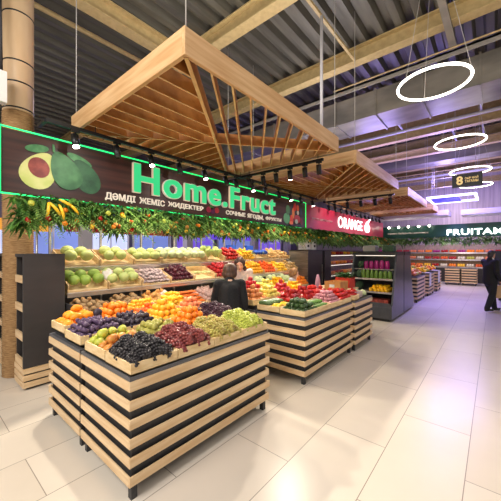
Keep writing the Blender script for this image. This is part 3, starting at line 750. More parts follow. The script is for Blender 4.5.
bin_unit(0.97, 2.54, 1.87, 2.715, 'nearest slatted bin, front half with grapes and pears', ('front', 'left', 'right'), wob=1)
bin_unit(0.97, 2.54, 2.735, 3.56, 'nearest slatted bin, rear half with mangoes and plums', ('left', 'right', 'back'), [(1.02, 2.5, 3.14, 3.52, .90)])
bin_unit(3.25, 4.86, 1.83, 2.62, 'second slatted bin, front half with avocados and tomatoes', ('front', 'left', 'right'))
bin_unit(3.25, 4.86, 2.64, 3.45, 'second slatted bin, rear half heaped with apples', ('left', 'right', 'back'), [(3.3, 4.82, 2.69, 3.05, .90), (3.3, 4.82, 3.05, 3.41, .95)])
bin_unit(4.93, 5.82, 1.81, 2.33, 'narrow slatted bin standing at the right end of the second bin', ('front', 'left', 'right'))


def fill(tr, spec, where, h=.09):
    """spec: list of (kind, material, name, category, radius, words, options)"""
    for s_ in spec:
        kind, m, name, cat, r, words = s_[:6]; o = dict(s_[6]) if len(s_) > 6 else {}
        pile(tr, kind, P[m], name, cat, r, words + ' ' + where, words + ' ' + where, **o)


def cell(c, r_, X0, Y, w, d, z): return Tray(X0 + c * w, X0 + c * w + w - .006, Y[r_], z[r_], d, 0)


Yn = (1.885, 2.285, 2.76, 3.15); Zn = (.851, .856, .872, .902)
GR = dict(pitch=(1, 1), layers=2, rot='along_y', jit=.1)


def bunches(tr, kind, m, words, where, z=.05, nx=3, ny=3, layers=2):
    rg = random.Random(int(tr.x0 * 77)); vs = variants(kind, P[m])
    for L in range(layers):
        ax, ay = (nx, ny) if L == 0 else (nx - 1, ny)
        for j in range(ay):
            for i in range(ax):
                x = .06 + (tr.w - .12) * (i + .5 * L) / (nx - 1); y_ = .085 + (tr.d - .17) * j / (ny - 1)
                o = link('grape_bunch', rg.choice(vs), None, None, tr.p(x, y_, z + .024 + L * .05 + .012 * j)); k = rg.uniform(.9, 1.05); o.scale = (k * .98, k * 1.05, k)
                o.rotation_euler = (rg.uniform(-.2, .2), rg.uniform(-.15, .15), PI / 2 + rg.uniform(-.35, .35)); tag(o, words + ' ' + where, 'grapes', words + ' ' + where)


near = [
    [(0, 0, 'black grapes at the near corner of the nearest bin'), (1, 0, 'red grapes beside the black grapes'), (2, 0, 'pale yellow-green grapes between red and green grapes'), (3, 0, 'green grapes at the right front corner of the nearest bin')],
    [(0, 1, 'red and green pears on the nearest bin'), (1, 1, 'olive-green fruit beside the pears'), (2, 1, 'oranges in the middle of the nearest bin'), (3, 1, 'dark purple grapes near the woman in black')],
    [(0, 2, 'purple plums at the left edge of the nearest bin'), (1, 2, 'black plums beside the purple plums'), (2, 2, 'yellow oranges in the middle of the nearest bin'), (3, 2, 'pink peaches in front of the woman in black')],
    [(0, 3, 'mangoes at the left rear corner of the nearest bin'), (1, 3, 'small oranges beside the mangoes'), (2, 3, 'red persimmons and kumquats on the nearest bin'), (3, 3, 'yellow lemons at the rear of the nearest bin')]]
T = {}
for row in near:
    for c, r_, w_ in row:
        tr = T[(c, r_)] = cell(c, r_, 0.988, Yn, .386, .38 if r_ != 0 else .39, Zn); crate(tr, 'pale wooden crate of ' + w_, .085)
WB = 'on the nearest bin'
bunches(T[0, 0], 'dark_grape', 'black_grape', 'bunch of small black grapes in the corner crate', WB, .045)
bunches(T[1, 0], 'grape', 'red_grape', 'bunch of red grapes', WB, .05)
bunches(T[2, 0], 'grape', 'pale_grape', 'bunch of pale yellow grapes', WB, .05)
bunches(T[3, 0], 'grape', 'green_grape', 'bunch of green grapes in the right crate', WB, .05)
bunches(T[3, 1], 'grape', 'purple_grape', 'bunch of dark purple grapes', WB, .085, layers=2)
tr = T[0, 1]
pile(tr, 'pear', P['pear_red'], 'pear', 'pear', .041, 'red blushed pear in the pear crate on the nearest bin', 'red blushed pears', layers=3, y_to=.22, floor=.03, rot='tumble')
pile(tr, 'pear', P['pear_green'], 'pear', 'pear', .041, 'yellow-green pear in the pear crate on the nearest bin', 'yellow-green pears', layers=3, y_from=.19, floor=.045, rot='tumble')
fill(T[1, 1], [('pear', 'olive', 'guava', 'fruit', .03, 'olive-green pear-shaped fruit', dict(layers=3, floor=.035, rot='tumble'))], WB)
fill(T[2, 1], [('round', 'orange', 'orange', 'orange', .037, 'deep orange citrus fruit in the middle crate', dict(layers=4, floor=.035))], WB)
fill(T[0, 2], [('oval', 'plum', 'plum', 'plum', .03, 'dusty purple plum', dict(layers=3, floor=.045, pitch=(1.9, 1.65), jit=.25, rot='tumble'))], WB)
fill(T[1, 2], [('oval', 'black_plum', 'plum', 'plum', .029, 'nearly black plum', dict(layers=3, floor=.045, pitch=(1.9, 1.65), jit=.25, rot='tumble'))], WB)
fill(T[2, 2], [('round', 'yellow_orange', 'orange', 'orange', .038, 'large yellow orange', dict(layers=4, floor=.04))], WB)
fill(T[3, 2], [('apple', 'peach', 'peach', 'peach', .036, 'pink and orange peach', dict(layers=4, floor=.03))], WB)
fill(T[0, 3], [('mango', 'mango', 'mango', 'mango', .056, 'golden yellow mango', dict(layers=3, floor=.02, pitch=(2.1, 1.5), rot='along_x', dz=1.15))], WB)
fill(T[1, 3], [('round', 'orange', 'orange', 'orange', .036, 'small bright orange beside the mangoes', dict(layers=3, floor=.04))], WB)
pile(T[2, 3], 'tomato', P['persimmon'], 'persimmon', 'persimmon', .035, 'orange-red persimmon at the rear of the nearest bin', 'persimmons', layers=2, y_to=.2, floor=.06)
pile(T[2, 3], 'round', P['kumquat'], 'kumquat', 'kumquat', .024, 'small yellow kumquat at the rear of the nearest bin', 'kumquats', layers=3, y_from=.18, floor=.08)
fill(T[3, 3], [('oval', 'lemon', 'lemon', 'lemon', .034, 'yellow lemon', dict(layers=4, floor=.05, pitch=(2.1, 1.6)))], 'at the rear right of the nearest bin')
pile(Tray(2.15, 2.5, 2.53, .99, .12), 'round', P['longan'], 'longan', 'longan', .02, 'small tan longan heaped behind the dark purple grapes', 'tan longans', layers=3, floor=0)
tag(MB().ball((1.33, 3.24, 1.045), (.05, .035, .05), 10, 7).build('dark_fruit', P['black_plum']), 'single dark round fruit lying on the orange persimmon crate', 'fruit')

Y2 = (1.845, 2.235, 2.69, 3.06); Z2 = (.851, .860, .902, .952)
second = {(0, 0): 'avocados at the front corner of the second bin', (1, 0): 'green cucumbers on the second bin', (2, 0): 'pink radishes on the second bin', (3, 0): 'tomatoes at the right front of the second bin',
          (0, 1): 'striped zucchini and yellow squash', (1, 1): 'red peppers beside the zucchini', (2, 1): 'red peppers in front of the child', (3, 1): 'tomatoes behind the front tomatoes',
          (0, 2): 'blushed apples at the left of the second bin', (1, 2): 'yellow apples on the second bin', (2, 2): 'red apples in the middle of the second bin', (3, 2): 'yellow peppers on the second bin',
          (0, 3): 'pink apples behind the blushed apples', (1, 3): 'red apples at the rear of the second bin', (2, 3): 'green apples at the rear of the second bin', (3, 3): 'yellow peppers at the rear of the second bin'}
U = {}
for (c, r_), w_ in second.items():
    tr = U[c, r_] = cell(c, r_, 3.268, Y2, .394, .38 if r_ < 2 else .352, Z2); crate(tr, 'pale wooden crate of ' + w_, .085)
W2 = 'on the second bin'
fill(U[0, 0], [('avocado', 'avocado', 'avocado', 'avocado', .037, 'dark green avocado', dict(layers=3, floor=.04, pitch=(2.1, 2.0)))], W2)
fill(U[1, 0], [('cucumber', 'cucumber', 'cucumber', 'cucumber', .024, 'short green cucumber', dict(layers=4, floor=.05, pitch=(2.1, 6.4), rot='along_y', dz=1.7))], W2)
fill(U[2, 0], [('round', 'radish', 'radish', 'radish', .03, 'pinkish radish', dict(layers=4, floor=.05))], W2)
fill(U[3, 0], [('tomato', 'tomato', 'tomato', 'tomato', .04, 'ripe red tomato at the front', dict(layers=3, floor=.05))], W2)
pile(U[0, 1], 'squash', P['yellow_squash'], 'yellow_squash', 'squash', .036, 'bright yellow squash on the second bin', 'yellow squashes', layers=2, y_to=.16, pitch=(4.8, 2), rot='along_x', floor=.05)
pile(U[0, 1], 'cucumber', P['zucchini'], 'zucchini', 'zucchini', .032, 'dark striped zucchini on the second bin', 'striped zucchini', layers=3, y_from=.16, pitch=(2.0, 6.2), rot='along_y', floor=.08, dz=1.7)
fill(U[1, 1], [('pepper', 'red_pepper', 'red_pepper', 'pepper', .042, 'glossy red pepper beside the zucchini', dict(layers=3, floor=.06))], W2)
fill(U[2, 1], [('pepper', 'red_pepper', 'red_pepper', 'pepper', .042, 'glossy red pepper in front of the child', dict(layers=3, floor=.07))], W2)
fill(U[3, 1], [('tomato', 'tomato', 'tomato', 'tomato', .04, 'ripe red tomato in the second row', dict(layers=3, floor=.06))], W2)
fill(U[0, 2], [('apple', 'apple_mix', 'apple', 'apple', .042, 'red and yellow blushed apple', dict(layers=4, floor=.03))], W2)
fill(U[1, 2], [('apple', 'apple_yellow', 'apple', 'apple', .042, 'yellow-green apple', dict(layers=3, floor=.05))], W2)
fill(U[2, 2], [('apple', 'apple_red', 'apple', 'apple', .042, 'deep red apple in the middle', dict(layers=4, floor=.05))], W2)
fill(U[3, 2], [('pepper', 'yellow_pepper', 'yellow_pepper', 'pepper', .042, 'yellow pepper', dict(layers=3, floor=.05))], W2)
fill(U[0, 3], [('apple', 'apple_mix', 'apple', 'apple', .043, 'pink apple in the rear left crate', dict(layers=4, floor=.03))], W2)
fill(U[1, 3], [('apple', 'apple_red', 'apple', 'apple', .043, 'red apple in the rear crate', dict(layers=4, floor=.04))], W2)
fill(U[2, 3], [('apple', 'apple_yellow', 'apple', 'apple', .043, 'green apple in the rear crate', dict(layers=3, floor=.04))], W2)
fill(U[3, 3], [('pepper', 'yellow_pepper', 'yellow_pepper', 'pepper', .042, 'yellow pepper in the rear crate', dict(layers=3, floor=.05))], W2)

# low table behind the narrow bin and the things on both
tb = thing('display_table', (6.2, 2.78, 0), 'low dark table behind the narrow slatted bin, carrying the cardboard box', 'table')
MB().box(5.72, 6.66, 2.38, 3.2, .855, .885).build('tabletop', wood_x, tb)
for a in (5.76, 6.62):
    for b_ in (2.42, 3.16): MB().box(a - .025, a + .025, b_ - .025, b_ + .025, 0, .855).build('leg', dark_metal, tb)
card = noisy('cardboard', (214, 150, 84), (196, 130, 70), nscale=2, rough=.8)
q = MB(); q.box(5.75, 6.15, 2.42, 2.77, .886, .90)
for a in ((5.75, 6.15, 2.42, 2.435), (5.75, 6.15, 2.755, 2.77), (5.75, 5.765, 2.435, 2.755), (6.135, 6.15, 2.435, 2.755)): q.box(*a, .9, 1.07)
cbx = tag(q.build('cardboard_box', card), 'open brown cardboard box on the low table behind the narrow bin', 'box')
MB().box(5.745, 5.75, 2.55, 2.66, .95, 1.01).build('box_label', white_p, cbx)
redc = mat('red_plastic', (196, 50, 36), .4)
q = MB(); q.box(6.28, 6.62, 2.44, 2.76, .886, .9)
for a in ((6.28, 6.62, 2.44, 2.455), (6.28, 6.62, 2.745, 2.76), (6.28, 6.295, 2.455, 2.745), (6.605, 6.62, 2.455, 2.745)): q.box(*a, .9, 1.12)
tag(q.build('plastic_crate', redc), 'red plastic crate of herbs behind the cardboard box', 'crate')
herb = noisy('herb_green', (70, 120, 50), (44, 92, 36), nscale=4, rough=.7, island=.3)
q = MB(); rg = random.Random(5)
for k in range(300):
    a = rg.uniform(0, 6.28); x, y_ = 6.45 + rg.uniform(-.15, .15), 2.6 + rg.uniform(-.14, .14); z = rg.uniform(1.05, 1.19); d = Vector((math.cos(a), math.sin(a), .5)) * .06
    q.add([(x, y_, z), Vector((x, y_, z)) + d + Vector((-d.y, d.x, 0)) * .3, Vector((x, y_, z)) + d * 1.6, Vector((x, y_, z)) + d - Vector((-d.y, d.x, 0)) * .3], [(0, 1, 2, 3)])
tag(q.build('herb_bunch', herb, fix=False), 'bushy green herbs filling the red plastic crate', 'herbs')
clear = mat('clear_plastic', (214, 196, 190), .2); clear.node_tree.nodes['Principled BSDF'].inputs['Alpha'].default_value = .45
q = MB()
for a in ((5.22, 5.54, 1.9, 1.92, .86, .97), (5.22, 5.54, 2.15, 2.17, .86, .97), (5.22, 5.24, 1.92, 2.15, .86, .97), (5.52, 5.54, 1.92, 2.15, .86, .97), (5.22, 5.54, 1.9, 2.17, .852, .86)): q.box(*a)
tag(q.build('plastic_tray', clear), 'clear plastic tray of red fruit at the front of the narrow bin', 'tray')
pile(Tray(5.25, 5.51, 1.92, .86, .23), 'round', P['tomato'], 'cherry_tomato', 'tomato', .026, 'small red cherry tomato in the clear plastic tray', 'cherry tomatoes', layers=4, floor=.01)
tr = Tray(4.96, 5.2, 1.84, .852, .34); crate(tr, 'pale wooden crate of tomatoes at the left of the narrow bin')
pile(tr, 'round', P['tomato'], 'tomato', 'tomato', .036, 'red tomato at the left front of the narrow bin', 'tomatoes of the narrow bin', layers=2, floor=.05)
q = MB(); q.box(5.02, 5.4, 2.22, 2.28, .851, .98); tag(q.build('paper_packet', mat('paper_pale', (214, 214, 206), .7)), 'pale paper packet lying on the narrow bin before the cardboard box', 'packet')
pile(Tray(5.56, 5.79, 1.87, .846, .4), 'cabbage', P['cabbage'], 'lettuce', 'lettuce', .065, 'pale green lettuce head at the right edge of the narrow bin', 'lettuces', layers=1, floor=.0, limit=3)
q = MB(); q.tube([(5.8, 2.95, .886), (5.8, 2.95, 1.08), (5.81, 2.96, 1.2)], [.07, .05, .02], 10); tag(q.build('mesh_bag', mat('pink_net', (206, 150, 170), .6)), 'pink net bag standing behind the cardboard box', 'bag')

# ------------------------------------------------------------------ sloped wall display
RX0, RX1 = 1.42, 7.46
rk = thing('wall_display', ((RX0 + RX1) / 2, 4.8, 0), 'long three-tier sloped produce display under the green-lit sign', 'display')
MB().box(RX0, RX1, 4.55, 5.3, 0, .66).build('base', dark_metal, rk)
MB().box(RX0, RX1, 5.24, 5.3, .66, 1.52).build('back_panel', dark_metal, rk)
for i in range(9):
    x = RX0 + .02 + (RX1 - RX0 - .04) * i / 8
    MB().box(x - .015, x + .015, 5.2, 5.24, .6, 2.42).build('upright', chrome, rk)
tiers = ((4.08, .72, 12, .62), (4.44, 1.12, 20, .48), (4.72, 1.46, 22, .46))
lips = noisy('shelf_lip_wood', (222, 190, 142), (204, 168, 118), (.7, 9, 9), 3, .45)
for y0, z0, tl, dp in tiers:
    tr = Tray(RX0, RX1, y0, z0, dp, tl); q = MB(); q.box(0, tr.w, 0, dp, -.03, 0); q.v = [tr.p(*v) for v in q.v]; sf = q.build('shelf', dark_metal if dp > .5 else lips, rk)
    q = MB(); q.box(0, tr.w, -.03, 0, -.045, .02); q.v = [tr.p(*v) for v in q.v]; q.build('price_rail', chrome, sf)
    q = MB(); q.box(.05, tr.w - .05, .02, .05, -.05, -.032); q.v = [tr.p(*v) for v in q.v]; (q.build('shelf_light', strip_led, sf) if dp < .5 else None)
    for i in range(5):
        a = Tray(RX0, RX1, y0, z0, dp, tl); x = .1 + (tr.w - .2) * i / 4; q = MB(); q.bar(a.p(x, dp * .2, -.05), a.p(x, dp, -.1), .02, .04); q.bar(a.p(x, dp, -.03), (RX0 + x, 5.24, a.p(x, dp, -.06).z), .02, .04); q.build('bracket', black_m, rk)
MB().box(RX0 - .02, RX0, 4.1, 5.3, 0, 1.0).build('end_panel', dark_metal, rk)
CW = (RX1 - RX0) / 11
B = lambda *a, **k: dict(k)
low = [('potato', 'potato', 'potato', 'potato', .042, 'brown potato in the left crate', B(layers=3, pitch=(2.1, 1.9))), ('potato', 'potato', 'potato', 'potato', .042, 'brown potato in the second crate', B(layers=3, pitch=(2.1, 1.9))),
       ('onion', 'onion', 'onion', 'onion', .042, 'golden onion', B(layers=3, rot='any')), ('carrot', 'carrot', 'carrot', 'carrot', .022, 'orange carrot', B(layers=5, pitch=(2.3, 6.6), rot='along_y', dz=1.7, floor=.04)), ('round', 'turnip', 'turnip', 'turnip', .042, 'pale pinkish turnip', B(layers=2)),
       ('artichoke', 'artichoke', 'artichoke', 'artichoke', .062, 'grey-green artichoke', B(layers=3, pitch=(2.3, 2.3))), ('cauliflower', 'cauliflower', 'cauliflower', 'cauliflower', .085, 'creamy cauliflower head', B(layers=2, pitch=(2.3, 2.3), rot='stand')), ('cabbage', 'cabbage', 'cabbage', 'cabbage', .085, 'pale cabbage left of centre', B(layers=2, rot='z')),
       ('cabbage', 'cabbage', 'cabbage', 'cabbage', .085, 'pale cabbage right of the apples', B(layers=2, rot='z')), ('cabbage', 'cabbage', 'cabbage', 'cabbage', .085, 'pale cabbage nearest the orange crate', B(layers=2, rot='z')), ('round', 'orange', 'orange', 'orange', .045, 'orange in the rightmost crate', B(layers=3))]
mid = [('melon', 'melon_dark', 'melon', 'melon', .09, 'green melon in the left crate', B(layers=1, floor=.05, rot='z')), ('melon', 'melon', 'melon', 'melon', .09, 'pale green melon in the second crate', B(layers=1, floor=.05, rot='z')), ('mushroom', 'garlic', 'garlic', 'garlic', .034, 'white and purple garlic bulb', B(layers=3)),
       ('onion', 'red_onion', 'red_onion', 'onion', .042, 'dark red onion', B(layers=3)), ('leek', 'celery', 'celery', 'celery', .055, 'pale celery bunch', B(layers=2, pitch=(2.2, 5), rot='along_y')), ('apple', 'apple_red', 'apple', 'apple', .045, 'glossy red apple', B(layers=3)),
       ('pepper', 'red_pepper', 'red_pepper', 'pepper', .045, 'red pepper behind the women', B(layers=2)), ('round', 'yellow_orange', 'orange', 'orange', .045, 'yellow orange', B(layers=3)), ('round', 'persimmon', 'persimmon', 'persimmon', .042, 'orange persimmon', B(layers=3)), ('oval', 'lemon', 'lemon', 'lemon', .04, 'yellow lemon', B(layers=3, pitch=(2.1, 1.7))), ('potato', 'ginger', 'ginger', 'ginger', .045, 'tan ginger root', B(layers=3, pitch=(2.1, 1.8)))]
top = [('melon', 'melon', 'melon', 'melon', .094, 'pale green melon in the left crate', B(layers=1, floor=.05, rot='z')), ('melon', 'melon', 'melon', 'melon', .094, 'pale green melon in the second crate', B(layers=1, floor=.05, rot='z')), ('melon', 'melon', 'melon', 'melon', 0.085, 'pale green melon in the third crate', B(layers=1, floor=.05, rot='z')),
       ('cabbage', 'cabbage', 'cabbage', 'cabbage', .088, 'white-green cabbage', B(layers=1, floor=.06, rot='z')), ('cabbage', 'cabbage', 'cabbage', 'cabbage', .088, 'white-green cabbage of the fifth crate', B(layers=1, floor=.06, rot='z')), ('napa', 'napa', 'napa_cabbage', 'cabbage', .10, 'tall napa cabbage', B(layers=1, pitch=(1.5, 1.7), rot='stand', floor=.06)),
       ('tomato', 'tomato', 'tomato', 'tomato', .044, 'red tomato', B(layers=3)), ('oval', 'lemon', 'lemon', 'lemon', .042, 'bright yellow lemon', B(layers=3, pitch=(2.1, 1.7))), ('leek', 'leek', 'leek', 'leek', .08, 'green and white leek bunch', B(layers=2, pitch=(1.6, 5), rot='along_y', floor=.07)), ('potato', 'ginger', 'pale_potato', 'potato', .05, 'pale yellow potato', B(layers=3, pitch=(2.1, 1.9))), ('potato', 'ginger', 'pale_potato', 'potato', .05, 'pale yellow potato of the last crate', B(layers=2, pitch=(2.1, 1.9)))]
bluep = mat('blue_packaging', (40, 84, 190), .4)
for (y0, z0, tl, dp), rows, nm, h in ((tiers[0], low, 'bottom', .06), (tiers[1], mid, 'middle', .045), (tiers[2], top, 'top', .045)):
    for i, s_ in enumerate(rows):
        tr = Tray(RX0 + i * CW + .01, RX0 + (i + 1) * CW - .01, y0 + .005, z0 + .001, dp - .02, tl)
        crate(tr, 'crate of %ss on the %s tier of the wall display, %s from left' % (s_[2].replace('_', ' '), nm, 'first second third fourth fifth sixth seventh eighth ninth tenth eleventh'.split()[i]), max(h, .12) if nm != 'bottom' else h, .014, 'crates of the wall display', None, h)
        o = dict(floor=.03, heap=True); o.update(s_[6]); ws = s_[5] + ' on the %s tier of the wall display' % nm
        if s_[5].endswith('crate') or 'crate' in s_[5]: pass
        pile(tr, s_[0], P[s_[1]], s_[2], s_[3], s_[4], ws, ws, **o)
# blue leek sleeves on the top tier
tr = Tray(RX0 + 8 * CW + .03, RX0 + 9 * CW - .03, 4.72, 1.46, .42, 22)
for i in range(5):
    q = MB(); a, b_ = tr.p(.03 + i * .1, .05, .19), tr.p(.03 + i * .1, .17, .20); q.tube([a, b_], [.045, .05], 10)
    tag(q.build('paper_sleeve', bluep), 'blue paper sleeve around leeks on the top tier', 'sleeve', 'blue leek sleeves')
for x, z in ((4.35, 1.72), (5.9, 1.74), (5.2, 1.74)):
    tag(MB().box(x, x + .32, 5.12, 5.17, z - .1, z + .12).build('price_card', bluep), 'blue price card behind the %s crates of the top tier' % {4.35: 'napa cabbage', 5.9: 'lemon', 5.2: 'tomato'}[x], 'price card')
tag(MB().box(5.6, 5.62, 4.7, 4.74, 1.42, 1.5).build('price_tag', white_p), 'small white price tag on the top shelf rail', 'price tag')
bagw = noisy('white_bag', (226, 220, 214), (200, 192, 186), nscale=3, rough=.5)
for (x, y_, z, lb) in ((2.02, 4.55, 1.33, 'crumpled white plastic bag between melons on the middle tier'), (2.88, 4.35, .93, 'white net bag of garlic beside the carrots on the bottom tier'), (7.2, 4.56, 1.32, 'white paper packet on the middle tier near its right end')):
    o = tag(MB().ball((x, y_, z), (.085, .07, .09), 12, 8).build('plastic_bag', bagw), lb, 'bag')
    for v in o.data.vertices: v.co *= 1 + .35 * noise.noise(v.co * 18)

# ------------------------------------------------------------------ dark cabinets
cb = thing('appliance_cabinet', (8.3, 4.45, 0), 'tall grey steel and black cabinet at the right end of the wall display', 'cabinet')
MB().box(7.55, 9.1, 4.17, 4.8, .06, 1.72).build('body', black_f, cb, .004)
MB().box(7.53, 7.55, 4.15, 4.8, 0, 1.74).build('side_panel', steel, cb)
MB().box(7.55, 8.45, 4.145, 4.168, .08, 1.72).build('door', noisy('graphite_door', (52, 46, 52), (44, 40, 46), nscale=2, rough=.4), cb)
cd_ = [c for c in cb.children if c.name.startswith('door')][0]
MB().box(8.62, 9.08, 4.145, 4.168, .08, 1.72).build('door', charcoal, cb)
MB().box(7.53, 9.12, 4.13, 4.82, 1.72, 1.75).build('top', black_m, cb)
MB().box(8.40, 8.43, 4.12, 4.145, .7, 1.3).build('handle', steel, cd_)
for i, x in enumerate((7.72, 8.12)):
    t = thing('juice_dispenser', (x, 4.4, 1.75), 'white boxy dispenser with a dark button, %s of two on the dark cabinet' % ('left', 'right')[i], 'dispenser')
    MB().box(x - .15, x + .15, 4.25, 4.5, 1.75, 2.08).build('housing', white_p, t, .015)
    MB().cyl((x + .02, 4.25, 1.98), (x + .02, 4.235, 1.98), .035, 14).build('button', black_m, t); MB().box(x - .03, x + .05, 4.235, 4.25, 1.83, 1.9).build('spout', black_m, t)

# gondola with open shelves at left
def gondola(x0, x1, y0, y1, label):
    t = thing('shelf_unit', ((x0 + x1) / 2, (y0 + y1) / 2, 0), label, 'shelf unit')
    MB().box(x0, x1, y0, y0 + .03, .27, 1.67).build('side_panel', charcoal, t, .003); MB().box(x0 + .02, x1, y1 - .03, y1, .27, 1.67).build('side_panel', charcoal, t)
    MB().box(x1 - .03, x1, y0 + .03, y1 - .03, .27, 1.67).build('back_panel', charcoal, t); MB().box(x0, x1, y0 + .03, y1 - .03, 1.63, 1.67).build('top_panel', charcoal, t)
    for z in (.30, .62, .98, 1.33):
        sf = MB().box(x0 + .03, x1 - .03, y0 + .03, y1 - .03, z, z + .02).build('shelf', charcoal, t); MB().box(x0, x0 + .025, y0 + .03, y1 - .03, z - .02, z + .07).build('shelf_lip', wood_y, sf)
    MB().box(x0 + .04, x1 - .03, y0 + .04, y1 - .04, 0, .27).build('plinth', dark_metal, t); q = MB(); q2 = MB()
    for z in (.03, .115, .20): q.box(x0, x1, y0 - .005, y0 + .02, z, z + .065); q2.box(x0 - .002, x0 + .02, y0 + .02, y1, z, z + .065)
    q.build('slat_cladding', wood_x, t, .003); q2.build('slat_cladding', wood_y, t, .003); return t


gondola(.93, 1.38, 4.38, 4.80, 'dark shelf unit with wooden lips standing before the pillar')
gondola(.93, 1.38, 5.36, 6.5, 'dark shelf unit with wooden lips behind the pillar at the left edge')
tag(MB().ball((1.06, 4.6, .70), (.05, .07, .06), 10, 7).build('red_packet', redc), 'small red packet on the shelf unit before the pillar', 'packet')
q = MB().ball((1.12, 3.15, .06), (.09, .13, .06), 14, 9); o = tag(q.build('plastic_bag', noisy('grey_green_bag', (160, 164, 140), (130, 134, 112), nscale=3, rough=.4)), 'crumpled grey-green plastic bag on the floor under the nearest bin', 'bag')
for v in o.data.vertices: v.co *= 1 + .4 * noise.noise(v.co * 14)
q = MB().ball((1.1, 2.82, .035), (.05, .09, .035), 12, 8); o = tag(q.build('plastic_bag', MATS['grey_green_bag']), 'small flat bag on the floor beside the middle leg of the nearest bin', 'bag')
for v in o.data.vertices: v.co *= 1 + .4 * noise.noise(v.co * 14)

# ------------------------------------------------------------------ refrigerated cases
grey_p = noisy('fridge_grey', (78, 80, 86), (68, 70, 76), nscale=2, rough=.28, spec=.6)
def fridge(xf, xb, y0, y1, s, label):
    """open case; xf = foot of the open front, xb = back; s = +1 opens towards -X, -1 towards +X"""
    t = thing('open_fridge', ((xf + xb) / 2, (y0 + y1) / 2, 0), label, 'fridge')
    prof = [(xf, .06), (xf, .36), (xf + s * .10, .42), (xf + s * .48, 1.60), (xf + s * .48, 1.68), (xb, 1.68), (xb, .06)]
    for yy in (y0, y1 - .04): MB().prism([(x, yy, z) for x, z in prof], (0, .04, 0)).build('side_panel', grey_p, t)
    a, b_ = sorted((xb - s * .05, xb)); MB().box(a, b_, y0 + .04, y1 - .04, .06, 1.68).build('back_panel', grey_p, t)
    a, b_ = sorted((xf + s * .02, xb)); MB().box(a, b_, y0 + .04, y1 - .04, .06, .34).build('base', grey_p, t); MB().box(a + .03, b_ - .03, y0 + .06, y1 - .06, 0, .06).build('foot', black_m, t)
    a, b_ = sorted((xf + s * .44, xb)); MB().box(a, b_, y0 - .01, y1 + .01, 1.60, 1.70).build('canopy_top', mat('fridge_black', (34, 34, 36), .4), t)
    a, b_ = sorted((xf + s * .50, xf + s * .56)); MB().box(a, b_, y0 + .06, y1 - .06, 1.585, 1.6).build('case_light', case_led, t)
    for k, z in enumerate((.66, .98)):
        a, b_ = sorted((xf + s * (.14 + .12 * k), xb - s * .05)); sf = MB().box(a, b_, y0 + .04, y1 - .04, z, z + .02).build('shelf', chrome, t); e = xf + s * (.14 + .12 * k); MB().box(min(e, e - s * .015), max(e, e - s * .015), y0 + .04, y1 - .04, z - .01, z + .035).build('price_rail', chrome, sf)
    e = xf + s * .03; MB().box(min(e, e + s * .02), max(e, e + s * .02), y0 + .04, y1 - .04, .34, .44).build('front_lip', grey_p, t); return t


fridge(7.48, 8.66, 1.88, 2.98, 1, 'grey open fridge facing the bins, full of bagged vegetables')
fridge(9.92, 8.74, 1.88, 2.98, -1, 'grey open fridge standing back to back behind the first')
MATS['bag_magenta'] = None; del MATS['bag_magenta']
mag = noisy('red_cabbage_bag', (190, 44, 130), (140, 26, 96), (10, 10, 10), 2, .3, rand=.1); grn = noisy('green_bag', (120, 150, 54), (60, 96, 40), (8, 8, 8), 2, .3, rand=.12)
def pouch(x, y_, z, w, h, d): return MB().lathe([(.02, 0), (.9, .02), (1.0, .3), (.95, .7), (.7, .95), (.6, 1.0)], 10).mesh('pouch')


pou = MB().lathe([(.3, 0), (.9, .03), (1.0, .35), (.95, .7), (.72, .95), (.66, 1.0)], 12).mesh('pouch')
def packs(n, y0, y1, x, z, m, sx, sy, h, name, label, group, rows=1):
    for k in range(n):
        for j in range(rows):
            me = variants_pouch(m); o = link(name, me, None, None, (x + j * sx * 2.1, y0 + (y1 - y0) * (k + .5) / n, z)); o.scale = (sx, sy, h * random.uniform(.92, 1.05)); o.rotation_euler = (0, 0, random.uniform(-.2, .2)); tag(o, label, 'packet', group)


def variants_pouch(m, c={}):
    if m.name not in c: k = pou.copy(); k.materials.append(m); c[m.name] = k
    return c[m.name]


packs(5, 2.06, 2.72, 8.02, 1.24, mag, .07, .062, .22, 'red_cabbage_bag', 'bag of magenta red cabbage on the top row of the fridge', 'magenta cabbage bags')
MB().box(7.95, 8.6, 1.92, 2.94, 1.22, 1.24).build('shelf', chrome, bpy.data.objects['open_fridge']).location  # upper rack
sh = [o for o in bpy.data.objects if o.parent == bpy.data.objects['open_fridge'] and o.name.startswith('shelf')]
packs(7, 1.96, 2.72, 7.84, 1.0, grn, .06, .05, .21, 'lettuce_bag', 'green lettuce bag on the middle row of the fridge', 'green lettuce bags')
for k in range(6):
    o = link('lettuce_bag_dark', variants_pouch(noisy('dark_leaf_bag', (52, 60, 58), (30, 40, 50), (8, 8, 8), 2, .3, rand=.1)), None, None, (8.02, 2.0 + k * .12, 1.0)); o.scale = (.055, .05, .2); tag(o, 'dark leaf salad bag behind the green lettuce bags', 'packet', 'dark salad bags')
pile(Tray(7.68, 8.2, 2.0, .68, .5), 'pepper', P['yellow_pepper'], 'yellow_pepper', 'pepper', .045, 'yellow pepper on the lower fridge shelf', 'fridge yellow peppers', layers=2, floor=.0)
pile(Tray(7.5, 7.9, 2.56, .345, .36), 'potato', P['ginger'], 'ginger', 'ginger', .05, 'tan ginger root at the bottom left of the fridge', 'fridge ginger', layers=4, floor=.02, dz=1.6)
pinkp = noisy('pink_meat_pack', (176, 84, 70), (140, 60, 56), (8, 8, 8), 2, .3, rand=.1)
for j in range(2):
    for k in range(5):
        o = MB().box(7.62 + j * .16, 7.76 + j * .16, 2.0 + k * .11, 2.1 + k * .11, .345, .50).build('berry_punnet', pinkp); tag(o, 'reddish punnet in the bottom of the fridge', 'punnet', 'reddish punnets')
drk = noisy('broccoli_green', (64, 92, 60), (40, 66, 44), nscale=4, rough=.7)
